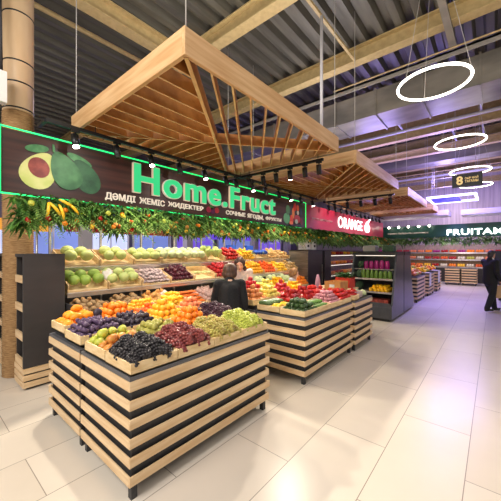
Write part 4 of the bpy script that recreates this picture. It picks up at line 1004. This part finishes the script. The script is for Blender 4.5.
for z, r_ in ((.70, .10), (1.02, .10), (1.27, .09)):
    for k in range(2):
        me = FM['artichoke'][0].copy(); me.materials.append(drk); o = link('broccoli', me, None, None, (7.78 + .3 * (z - .7), 2.80 + k * .03 - .02, z + r_ * .9 + k * .0)); o.scale = (r_ * .8,) * 3
        o.location.x += k * .22; tag(o, 'dark green broccoli at the left side of the fridge', 'broccoli', 'fridge broccoli')
for i, (x, y_, w, m, lb) in enumerate(((7.98 + .1, 2.6, .32, mat('grey_box', (150, 146, 140), .6), 'grey storage box on top of the front fridge, left'), (8.15, 2.15, .26, drk, 'dark green tub on top of the front fridge, right'))):
    tag(MB().box(x, x + .3, y_ - w / 2, y_ + w / 2, 1.70, 1.86).build('storage_box', m, None, .01), lb, 'box')
hosep = MB().tube([(7.45, 2.5, .52), (7.43, 2.5, .3), (7.44, 2.44, .1), (7.44, 2.3, .012)], .012, 8)
tag(hosep.build('drain_hose', black_m), 'thin dark hose hanging down the front of the fridge base', 'hose')

# ------------------------------------------------------------------ distant department
def small_bin(x0, x1, y0, y1, label, m1=wood_y, m2=wood_x):
    return bin_unit(x0, x1, y0, y1, label, ('front', 'left', 'right'))


small_bin(10.9, 12.3, 1.95, 3.4, 'dim slatted bin just behind the fridges'); small_bin(12.75, 14.0, 1.9, 3.3, 'slatted bin draped with white cloth behind the fridges'); small_bin(14.5, 15.6, 1.85, 3.3, 'third slatted bin behind the fridges, nearest the green sign')
small_bin(18.0, 18.9, 1.35, 1.98, 'violet-lit slatted bin at the far end, left one'); small_bin(18.0, 18.9, .66, 1.29, 'violet-lit slatted bin at the far end, right one')
cl = mat('white_cloth', (226, 222, 226), .8)
for (x0, x1, y_, lb) in ((12.72, 13.1, 1.885, 'white cloth hanging over the cloth-draped slatted bin'), (14.5, 14.95, 1.835, 'white cloth hanging over the third far slatted bin')):
    q = MB(); q.box(x0, x1, y_ - .012, y_ - .004, .38, .90); q.box(x0, x1, y_ - .012, y_ + .25, .885, .895); tag(q.build('white_cloth', cl), lb, 'cloth')
for x0, x1, z, ks in ((10.95, 12.25, .876, ('peach', 'apple_yellow', 'apple_mix')), (12.8, 13.95, .9, ('lemon', 'pear_green', 'kumquat')), (14.55, 15.55, .9, ('orange', 'apple_red', 'lemon')),):
    w = (x1 - x0) / 3
    for j, k in enumerate(ks):
        for rw in range(3):
            tr = Tray(x0 + j * w, x0 + j * w + w - .02, 2.0 + rw * .42, z, .4); ws = '%s fruit in the far bins, seen beyond the fridges' % {'peach': 'pinkish', 'apple_yellow': 'pale yellow', 'apple_mix': 'blushed', 'lemon': 'lemon yellow', 'pear_green': 'light green', 'kumquat': 'amber', 'orange': 'orange', 'apple_red': 'dark red'}[k]
            pile(tr, 'round', P[k], 'fruit', 'fruit', .055, ws, ws, layers=2, floor=.0 + rw * .03)
fr = thing('far_display', (19.6, 1.8, 0), 'long lit fruit display under the green sign at the far end', 'display')
MB().box(19.6, 20.3, -2.5, 6.5, 0, .8).build('base', charcoal, fr); MB().box(20.25, 20.3, -2.5, 6.5, .8, 2.1).build('back_panel', noisy('tan_back', (178, 158, 138), (156, 138, 120), nscale=2, rough=.6), fr)
for z, x in ((.82, 19.45), (1.22, 19.65), (1.6, 19.85)):
    q = MB(); q.box(x, 20.25, -2.5, 6.5, z, z + .03); q.build('shelf', lips, fr); MB().box(x - .02, x, -2.5, 6.5, z - .02, z + .06).build('price_rail', chrome, fr)
    MB().box(x + .05, x + .1, -2.5, 6.5, z - .02, z - .002).build('shelf_light', case_led, fr)
rg = random.Random(11)
for z, x in ((.85, 19.55), (1.25, 19.75), (1.63, 19.95)):
    y_ = -2.3
    while y_ < 6.0:
        k = rg.choice(('peach', 'orange', 'lemon', 'apple_red', 'red_pepper', 'pear_green', 'red_cabbage', 'cauliflower', 'persimmon')); m = mag if k == 'red_cabbage' else P[k]
        for a in range(6):
            o = link('far_fruit', variants('round', m)[0], None, None, (x + .02 + .12 * (a % 2), y_ + .11 * (a // 2), z + .065 + .05 * (a % 2))); o.scale = (.062,) * 3
            ws = {'peach': 'pink', 'orange': 'orange', 'lemon': 'yellow', 'apple_red': 'dark red', 'red_pepper': 'bright red', 'pear_green': 'green', 'red_cabbage': 'magenta', 'cauliflower': 'cream', 'persimmon': 'deep orange'}[k] + ' round fruit on the lit far display'
            tag(o, ws, 'fruit', ws)
        y_ += .40
# shelves of the crimson-sign shop
orr = thing('shop_shelf', (12.5, 4.9, 0), 'lit shelf of the crimson-sign shop seen right of the black cabinet', 'shelf')
MB().box(9.6, 16.0, 5.2, 5.26, 0, 1.75).build('back_panel', noisy('mauve_back', (150, 130, 150), (126, 108, 130), nscale=2, rough=.6), orr); MB().box(9.6, 16, 4.6, 5.2, 0, .6).build('base', charcoal, orr)
for z, y_ in ((.85, 4.35), (1.2, 4.5), (1.55, 4.65)):
    MB().box(9.6, 16, y_, 5.2, z, z + .03).build('shelf', chrome, orr); MB().box(9.65, 15.9, y_ + .04, y_ + .09, z - .02, z - .002).build('shelf_light', case_led, orr)
for z, y_ in ((.88, 4.42), (1.23, 4.57), (1.58, 4.72)):
    x = 9.8
    while x < 15.7:
        k = rg.choice(('orange', 'lemon', 'pear_green', 'apple_red', 'onion', 'peach'))
        for a in range(4):
            o = link('shelf_fruit', variants('round', P[k])[0], None, None, (x + .12 * (a % 2), y_ + .13 * (a // 2), z + .062)); o.scale = (.06,) * 3; ws = {'orange': 'orange', 'lemon': 'yellow', 'pear_green': 'green', 'apple_red': 'red', 'onion': 'tan', 'peach': 'pink'}[k] + ' fruit on the shelf of the crimson-sign shop'; tag(o, ws, 'fruit', ws)
        x += .36
ks = thing('kiosk', (13.4, -.62, 0), 'dark screen kiosk at the right edge behind the walking man', 'kiosk')
MB().box(13.3, 13.5, -1.0, -.1, 0, 1.0).build('stand', charcoal, ks); MB().box(13.25, 13.35, -1.1, .02, .95, 1.72).build('screen', noisy('kiosk_screen', (26, 26, 44), (34, 30, 56), nscale=2, rough=.2), ks)

# ------------------------------------------------------------------ leafy garlands with hanging fruit
leaf_m = noisy('garland_leaf', (94, 136, 54), (44, 86, 36), nscale=1.5, rough=.5, island=.45, spec=.4); fern_m = noisy('garland_fern', (150, 182, 96), (100, 146, 62), nscale=1.5, rough=.5, island=.35)


def leaf(q, p, d, L, w, droop):
    p, d = Vector(p), Vector(d).normalized(); sd = d.cross(Vector((0, 0, 1))); sd = sd.normalized() if sd.length > 1e-3 else Vector((1, 0, 0))
    a = p + d * L * .45 - Vector((0, 0, droop * L * .12)); b_ = p + d * L - Vector((0, 0, droop * L * .5)); k = Vector((0, 0, w * .3))
    q.add([p, a + sd * w / 2 + k, b_, a - sd * w / 2 + k, a], [(0, 4, 1), (4, 2, 1), (0, 3, 4), (4, 3, 2)])


def garland(name, axis, a0, a1, y_, z0, z1, dens, label, sc=1.0, face=-1, seed=1):
    rg = random.Random(seed); mid = (a0 + a1) / 2
    pt = (lambda u, v, z: (u, y_ + v, z)) if axis == 'x' else (lambda u, v, z: (y_ + v, u, z))
    t = thing('leafy_garland', pt(mid, 0, z0), label, 'garland'); A, Bq = MB(), MB(); n_ = int((a1 - a0) * dens)
    for k in range(n_):
        u = rg.uniform(a0, a1); v = rg.uniform(-.19, .16); hang = .05 * math.sin(u * 5.1) + .04 * math.sin(u * 11.7); z = rg.uniform(z0 + .12 + hang, z1)
        a = rg.uniform(0, 2 * PI); d = (math.cos(a), math.sin(a) - .4, rg.uniform(-.9, .35)); d = d if axis == 'x' else (d[1], d[0], d[2])
        leaf(A, pt(u, v, z), d, rg.uniform(.10, .2) * sc, rg.uniform(.03, .06) * sc, rg.uniform(.3, 1.2))
    for k in range(int(n_ / 26)):   # fern fronds
        u = rg.uniform(a0, a1); z = rg.uniform(z0 + .15, z1 - .02); a = rg.uniform(PI * 1.0, PI * 2.0); L = rg.uniform(.28, .46) * sc
        p = Vector(pt(u, -.12, z)); d = Vector((math.cos(a), -.5, -.35)) if axis == 'x' else Vector((-.5, math.cos(a), -.35)); d.normalize()
        for j in range(11):
            f = j / 11; c = p + d * L * f - Vector((0, 0, .25 * L * f * f)); sd = d.cross(Vector((0, 0, 1))).normalized()
            for s_ in (-1, 1): leaf(Bq, c, d * .7 + sd * s_, .10 * sc * (1.1 - f * .7), .018 * sc, .6)
    o = A.build('leaves', leaf_m, t, fix=False); o['kind'] = 'stuff'; o = Bq.build('fern_fronds', fern_m, t, fix=False); o['kind'] = 'stuff'
    return pt


pt = garland('home', 'x', .84, 7.95, 4.40, 1.96, 2.40, 950, 'thick leafy garland with fruit under the Home.Fruct sign')
rg = random.Random(21); kinds = (('round', 'orange', 'orange', .034, 'orange'), ('round', 'persimmon', 'mandarin', .032, 'deep orange mandarin'), ('oval', 'lemon', 'lemon', .036, 'yellow lemon'), ('pepper', 'red_pepper', 'red_pepper', .03, 'small red pepper'), ('apple', 'pear_red', 'apple', .036, 'blushed apple'), ('apple', 'pear_green', 'apple', .036, 'green apple'))
u = .92
while u < 7.9:
    for j in range(rg.choice((1, 2, 2, 3))):
        k = kinds[rg.choice((0, 0, 1, 1, 2, 2, 3, 4, 5))]
        o = link('garland_' + k[2], rg.choice(variants(k[0], P[k[1]])), None, None, (u + rg.uniform(-.06, .06), 4.17 + rg.uniform(-.04, .06), 2.06 + rg.uniform(-.05, .22))); o.scale = (k[3],) * 3; o.rotation_euler = (rg.uniform(-1, 1), rg.uniform(-1, 1), rg.uniform(0, 6))
        ws = '%s hanging in the garland under the Home.Fruct sign' % k[4]; tag(o, ws, 'garland fruit', ws)
    u += rg.uniform(.12, .2)
for x, z, r_ in ((1.20, 2.22, .9), (1.27, 2.19, 1.3), (1.33, 2.30, .5), (1.12, 2.20, 1.7), (1.4, 2.25, .8)):
    o = link('garland_banana', variants('single_banana', P['lemon'])[0], None, None, (x, 4.14, z)); o.rotation_euler = (PI / 2, r_, 0); tag(o, 'yellow banana hanging in the garland below the avocado picture', 'garland fruit', 'garland bananas')
pt = garland('orange', 'x', 8.05, 16.2, 4.40, 1.95, 2.40, 480, 'thick leafy garland with fruit under the crimson sign', 1.3, seed=2)
u = 8.2
while u < 16:
    k = kinds[rg.choice((0, 1, 2, 2, 4, 5))]; o = link('garland_' + k[2], rg.choice(variants(k[0], P[k[1]])), None, None, (u, 4.14, 2.06 + rg.uniform(0, .22))); o.scale = (k[3] * 1.2,) * 3
    ws = '%s hanging in the garland under the crimson sign' % k[4]; tag(o, ws, 'garland fruit', ws); u += rg.uniform(.16, .34)
pt = garland('green', 'y', -4.5, 7.3, FX - .02, 2.02, 2.40, 200, 'trailing leafy garland along the bottom of the green sign', 1.5, seed=3)

# ------------------------------------------------------------------ people
def blob(name, pieces, voxel, m, parent, smooth=5):
    """one continuous surface grown over tapered limbs and rounded volumes"""
    q = MB()
    for p in pieces:
        if len(p) == 2: q.ball(p[0], p[1], 16, 10)
        elif len(p) == 3: q.ball(p[0], p[1], 16, 10, p[2])
        else: q.cap(*p)
    me = q.mesh(name, org(parent) if parent is not None else Vector()); o = bpy.data.objects.new(name, me); COL.objects.link(o)
    r_ = o.modifiers.new('r', 'REMESH'); r_.mode = 'VOXEL'; r_.voxel_size = voxel; r_.use_smooth_shade = True
    s_ = o.modifiers.new('s', 'SMOOTH'); s_.iterations = smooth; s_.factor = .5
    bpy.context.view_layer.update(); e = bpy.data.meshes.new_from_object(o.evaluated_get(bpy.context.evaluated_depsgraph_get()))
    bpy.data.objects.remove(o); e.materials.clear(); e.materials.append(m); e.polygons.foreach_set('use_smooth', [True] * len(e.polygons)); e.name = name
    o = bpy.data.objects.new(name, e); COL.objects.link(o)
    if parent is not None: o.parent = parent
    return o


skin = noisy('skin', (206, 156, 128), (194, 142, 114), nscale=6, rough=.5); skin2 = noisy('skin_fair', (226, 182, 156), (216, 170, 144), nscale=6, rough=.5)
eye_m = mat('eye_dark', (30, 24, 22), .2); lip_m = mat('lips', (170, 90, 84), .4)


class Pose:
    """local body frame: f forward, s to the left, z up"""
    def __init__(s, x, y_, az, k): s.o = Vector((x, y_, 0)); s.F = Vector((math.cos(az), math.sin(az), 0)); s.S = Vector((-s.F.y, s.F.x, 0)); s.k = k

    def __call__(s, f, l_, z): return s.o + (s.F * f + s.S * l_ + Vector((0, 0, z))) * s.k

    def R(s, pitch=0, yaw=0): return Matrix((s.F, s.S, Vector((0, 0, 1)))).transposed() @ Matrix.Rotation(yaw, 3, 'Z') @ Matrix.Rotation(pitch, 3, 'Y')


def hand(P_, w, d, thumb, k):
    """palm and five curled fingers; w wrist, d direction along the hand, thumb side direction"""
    d = Vector(d).normalized(); th = Vector(thumb).normalized(); nrm = d.cross(th).normalized(); out = []; c = Vector(w) + d * .045 * k
    M_ = Matrix((d, th, nrm)).transposed(); out.append((c, (.05 * k, .04 * k, .016 * k), M_))
    for i, (s_, L) in enumerate(((.028, .068), (.010, .078), (-.009, .072), (-.027, .056))):
        a = Vector(w) + d * .08 * k + th * s_ * k; b_ = a + (d * .8 + nrm * .35) * L * .55 * k; e = b_ + (d * .5 + nrm * .75) * L * .45 * k
        out += [(a - d * .02 * k, b_, .0095 * k, .009 * k, 8), (b_, e, .009 * k, .0075 * k, 8)]
    a = Vector(w) + d * .03 * k + th * .03 * k; b_ = a + (d * .6 + th * .6) * .038 * k; out += [(a, b_, .012 * k, .010 * k, 8), (b_, b_ + (d * .9 + nrm * .3) * .028 * k, .010 * k, .008 * k, 8)]
    return out


def person(P_, J, label, head_pitch=0., head_yaw=0., head_k=1.0, skin_m=None, clothes=(), hair=None, legs=True, female=False):
    """J: joints in local coordinates"""
    k = P_.k * head_k; g = {n_: P_(*v) for n_, v in J.items()}; R_ = P_.R(head_pitch, head_yaw); H = g['head']; hd = lambda x, y_, z: H + R_ @ Vector((x, y_, z)) * (P_.k * head_k); sk = skin_m or skin
    pc = [(H, (.092 * k, .074 * k, .112 * k), R_), (hd(.028, 0, -.055), (.062 * k, .054 * k, .062 * k), R_), (g['neck'], hd(-.015, 0, -.07), .058 * k, .052 * k)]
    pc += [(hd(.088, 0, .015), hd(.108, 0, -.022), .010 * k, .016 * k, 8), (hd(.078, 0, -.058), (.016 * k, .026 * k, .010 * k), R_), (hd(.070, 0, -.10), (.026 * k, .028 * k, .022 * k), R_)]
    for s_ in (-1, 1): pc += [(hd(-.005, s_ * .076, -.005), (.02 * k, .010 * k, .032 * k), R_), (hd(.078, s_ * .03, .036), hd(.074, s_ * .05, .033), .009 * k, .008 * k, 8)]
    hk = k; k = P_.k
    pc += [(g['chest'], g['neck'], .125 * k, .07 * k), (g['pelvis'], g['chest'], .125 * k, .135 * k)]
    for s_, n_ in ((1, 'L'), (-1, 'R')):
        pc += [(g['chest'].lerp(g['neck'], .5), g['sh' + n_], .075 * k, .062 * k), (g['sh' + n_], g['el' + n_], .052 * k, .042 * k), (g['el' + n_], g['wr' + n_], .041 * k, .027 * k)]
        d = g['wr' + n_] - g['el' + n_]; pc += hand(P_, g['wr' + n_], d, P_.F * (1 if abs(d.normalized().dot(P_.F)) < .8 else 0) + P_.S * (-s_ * (0 if abs(d.normalized().dot(P_.F)) < .8 else 1)), k)
        if legs: pc += [(g['pelvis'], g['hip' + n_], .115 * k, .10 * k), (g['hip' + n_], g['kn' + n_], .085 * k, .056 * k), (g['kn' + n_], g['an' + n_], .056 * k, .038 * k), (g['an' + n_] - Vector((0, 0, .035 * k)), g['an' + n_] + P_.F * .15 * k - Vector((0, 0, .05 * k)), .036 * k, .028 * k)]
    base = thing('person', P_.o, None, None)
    body = blob('person', pc, .0085, sk, None, 3); body.data.transform(Matrix.Translation(-P_.o)); body.location = P_.o; bpy.data.objects.remove(base); tag(body, label, 'person')
    k = hk
    for s_ in (-1, 1): MB().ball(hd(.085, s_ * .034, .022), (.008 * k, .012 * k, .007 * k), 8, 6, R_).build('eye', eye_m, body)
    MB().ball(hd(.093, 0, -.06), (.006 * k, .022 * k, .007 * k), 8, 6, R_).build('mouth', lip_m, body)
    for name, m, fn, vox in clothes: blob(name, fn(g, hd, R_, P_.k, P_), vox * k, m, body, 4)
    if hair: blob('hair', hair[1](g, hd, R_, k, P_), .009, hair[0], body, 2)
    return body, g


def jacket(extra=.02, hem=.78, sleeve=1.0, collar=True):
    def f(g, hd, R_, k, P_):
        e = extra * k; d = g['pelvis'] - g['chest']; lo = g['chest'] + d * (1 + (0.93 - hem) * 2)
        out = [(g['chest'], g['neck'] - Vector((0, 0, .03 * k)), .135 * k + e * .5, .07 * k + e * .5), (lo, g['chest'], .150 * k + e, .14 * k + e * .6), (g['neck'] - Vector((0, 0, .05 * k)), g['neck'] + Vector((0, 0, .012 * k)), .085 * k, .070 * k)]
        for n_ in 'LR':
            w = g['el' + n_].lerp(g['wr' + n_], sleeve * .97)
            out += [(g['chest'].lerp(g['neck'], .45), g['sh' + n_], .09 * k, .066 * k + e * .5), (g['sh' + n_], g['el' + n_], .058 * k + e * .6, .05 * k + e * .5), (g['el' + n_], w, .05 * k + e * .5, .038 * k + e * .4)]
            out += [(lo.lerp(g['hip' + n_], .5), g['chest'].lerp(g['sh' + n_], .35), .12 * k, .12 * k)]
        return out
    return f


def trousers(extra=.016):
    def f(g, hd, R_, k, P_):
        out = []
        for n_ in 'LR': out += [(g['pelvis'], g['hip' + n_], .125 * k, .112 * k), (g['hip' + n_], g['kn' + n_], .095 * k + extra * k, .07 * k + extra * k), (g['kn' + n_], g['an' + n_] + Vector((0, 0, .0)), .068 * k + extra * k, .05 * k + extra * k)]
        return out
    return f


def shoes(g, hd, R_, k, P_):
    out = []
    for n_ in 'LR': a = g['an' + n_] - Vector((0, 0, .04 * k)); out += [(a - P_.F * .03 * k, a + P_.F * .17 * k - Vector((0, 0, .008 * k)), .043 * k, .036 * k)]
    return out


def short_hair(g, hd, R_, k, P_): k = (hd(0, 0, 1) - hd(0, 0, 0)).length; return [(hd(-.016, 0, .026), (.094 * k, .083 * k, .105 * k), R_), (hd(-.045, 0, -.035), (.06 * k, .07 * k, .07 * k), R_)]
def bob_hair(g, hd, R_, k, P_): k = (hd(0, 0, 1) - hd(0, 0, 0)).length; return [(hd(-.022, 0, .022), (.102 * k, .100 * k, .108 * k), R_), (hd(-.045, 0, -.04), (.068 * k, .092 * k, .075 * k), R_), (hd(-.03, .068, -.02), (.05 * k, .035 * k, .06 * k), R_), (hd(-.03, -.068, -.02), (.05 * k, .035 * k, .06 * k), R_)]
def long_hair(g, hd, R_, k, P_): k = (hd(0, 0, 1) - hd(0, 0, 0)).length; return [(hd(-.02, 0, .03), (.098 * k, .09 * k, .104 * k), R_), (hd(-.01, .078, -.08), hd(-.01, .085, -.22), .04 * k, .03 * k), (hd(-.01, -.078, -.08), hd(-.01, -.085, -.22), .04 * k, .03 * k), (hd(-.06, 0, -.12), (.05 * k, .09 * k, .16 * k), R_), (hd(.02, .07, .03), (.05 * k, .03 * k, .07 * k), R_), (hd(.02, -.07, .03), (.05 * k, .03 * k, .07 * k), R_)]


def joints(**o):
    J = dict(pelvis=(0, 0, .95), chest=(0, 0, 1.26), neck=(-.01, 0, 1.47), head=(.03, 0, 1.60), shL=(-.01, .185, 1.41), shR=(-.01, -.185, 1.41), elL=(-.03, .225, 1.13), elR=(-.03, -.225, 1.13), wrL=(.05, .22, .88), wrR=(.05, -.22, .88),
             hipL=(0, .09, .92), hipR=(0, -.09, .92), knL=(.02, .10, .50), knR=(.02, -.10, .50), anL=(-.01, .10, .085), anR=(-.01, -.10, .085))
    J.update(o); return J


suit = noisy('dark_suit', (20, 20, 22), (13, 13, 15), nscale=10, rough=.8); shoe_m = mat('black_shoe', (16, 15, 16), .3)
hair_b = noisy('brown_hair', (92, 62, 44), (60, 40, 28), (20, 20, 4), 3, .5); hair_d = noisy('dark_brown_hair', (74, 46, 36), (48, 30, 24), (20, 20, 4), 3, .5); hair_g = noisy('grey_dark_hair', (70, 64, 62), (42, 38, 38), (20, 20, 4), 3, .6); hair_l = noisy('light_brown_hair', (176, 130, 82), (140, 98, 60), (20, 20, 4), 3, .5)
# man in dark suit walking to the right
AZR = math.radians(-50)
Pm = Pose(10.66, .10, AZR + .15, 1.0)
man, gm = person(Pm, joints(wrR=(.07, -.235, .90), elR=(-.05, -.235, 1.14), wrL=(.40, .12, .99), elL=(.13, .20, 1.14), knL=(.16, .09, .52), anL=(.24, .09, .09), knR=(-.02, -.09, .50), anR=(-.20, -.09, .11), head=(.05, 0, 1.61)),
                 'man in a dark suit and white shirt walking right along the aisle', .05, .1, 1.0, skin,
                 (('shirt', mat('white_shirt', (226, 226, 232), .7), lambda g, hd, R_, k, P_: [(g['chest'] + P_.F * .075, g['neck'] + P_.F * .04 + Vector((0, 0, .02)), .125, .066), (g['chest'] + P_.F * .06, g['pelvis'] + P_.F * .055, .125, .11)], .011), ('jacket', suit, jacket(.02, .80), .011), ('trousers', suit, trousers(), .011), ('shoes', shoe_m, shoes, .009)), (hair_g, short_hair))
hb = gm['wrL'] + Vector((0, 0, -.11))
q = MB(); a = hb; fx, sx = Pm.F, Pm.S
bw = [a + fx * u_ * .15 + sx * v_ * .05 + Vector((0, 0, z)) for z in (-.52, -.16) for u_, v_ in ((-1, -1), (1, -1), (1, 1), (-1, 1))]
q.add(bw, [(3, 2, 1, 0), (4, 5, 6, 7), (0, 1, 5, 4), (1, 2, 6, 5), (2, 3, 7, 6), (3, 0, 4, 7)]); bg_ = q.build('shopping_bag', mat('kraft_paper', (196, 160, 112), .8)); tag(bg_, 'beige paper shopping bag carried by the walking man', 'bag')
MB().tube([a + fx * -.07 + Vector((0, 0, -.17)), a + fx * -.05 + Vector((0, 0, -.02)), a + Vector((0, 0, .035)), a + fx * .05 + Vector((0, 0, -.02)), a + fx * .07 + Vector((0, 0, -.17))], .006, 6).build('handle', MATS['kraft_paper'], bg_)
# woman in black seen from behind
Pw = Pose(2.91, 2.80, math.radians(52), .96)
wom, gw = person(Pw, joints(pelvis=(0, 0, .90), chest=(.06, 0, 1.18), neck=(.12, 0, 1.345), head=(.20, -.02, 1.455), shL=(.09, .165, 1.29), shR=(.09, -.165, 1.29), elL=(.14, .215, 1.05), elR=(.03, -.205, 1.04), wrL=(.32, .15, 1.0), wrR=(.04, -.20, .82), hipL=(0, .09, .87), hipR=(0, -.09, .87)),
                 'woman with short brown hair and black jacket, seen from behind at the nearest bin', .25, -.35, 1.12, skin2, (('jacket', black_f, jacket(.028, .74), .012), ('trousers', suit, trousers(), .012), ('shoes', shoe_m, shoes, .009)), (hair_b, bob_hair))
q = MB(); c = gw['wrR'] + Vector((0, 0, -.1)); bw = [c + Pw.F * u_ * (.13 + t_ * .02) + Pw.S * (v_ * .05) + Vector((0, 0, z)) for z, t_ in ((-.42, 0), (-.08, 1)) for u_, v_ in ((-1, -1), (1, -1), (1, 1), (-1, 1))]
q.add(bw, [(3, 2, 1, 0), (4, 5, 6, 7), (0, 1, 5, 4), (1, 2, 6, 5), (2, 3, 7, 6), (3, 0, 4, 7)]); o = tag(q.build('shopping_bag', noisy('teal_fabric', (44, 140, 128), (34, 116, 108), nscale=4, rough=.7)), 'teal shopping bag carried by the woman in the black jacket', 'bag')
MB().tube([c + Pw.F * -.08 + Vector((0, 0, -.08)), c + Vector((0, 0, .03)), c + Pw.F * .08 + Vector((0, 0, -.08))], .008, 6).build('handle', MATS['teal_fabric'], o)
# woman with long hair behind the apples
Pl = Pose(4.14, 3.72, math.radians(215), .93)
person(Pl, joints(neck=(.03, 0, 1.46), head=(.10, 0, 1.575), wrL=(.32, .1, 1.06), wrR=(.32, -.1, 1.06), elL=(.08, .23, 1.13), elR=(.08, -.23, 1.13)), 'woman with long brown hair and pale top looking down behind the apples', .42, 0, 1.1, skin2,
       (('top', noisy('pale_knit', (206, 190, 178), (190, 172, 160), nscale=8, rough=.8), jacket(.02, .78), .012), ('trousers', suit, trousers(), .012), ('shoes', shoe_m, shoes, .009)), (hair_d, long_hair))
# child behind the peppers
Pc = Pose(5.95, 3.68, math.radians(-75), .735)
person(Pc, joints(head=(.05, 0, 1.60)), 'child with light brown hair and white top standing behind the tomatoes', .3, .3, 1.4, skin2,
       (('top', mat('white_top', (220, 220, 226), .7), jacket(.02, .80), .014), ('trousers', noisy('denim', (60, 74, 110), (48, 60, 92), nscale=8, rough=.8), trousers(), .014), ('shoes', shoe_m, shoes, .012)), (hair_l, bob_hair))
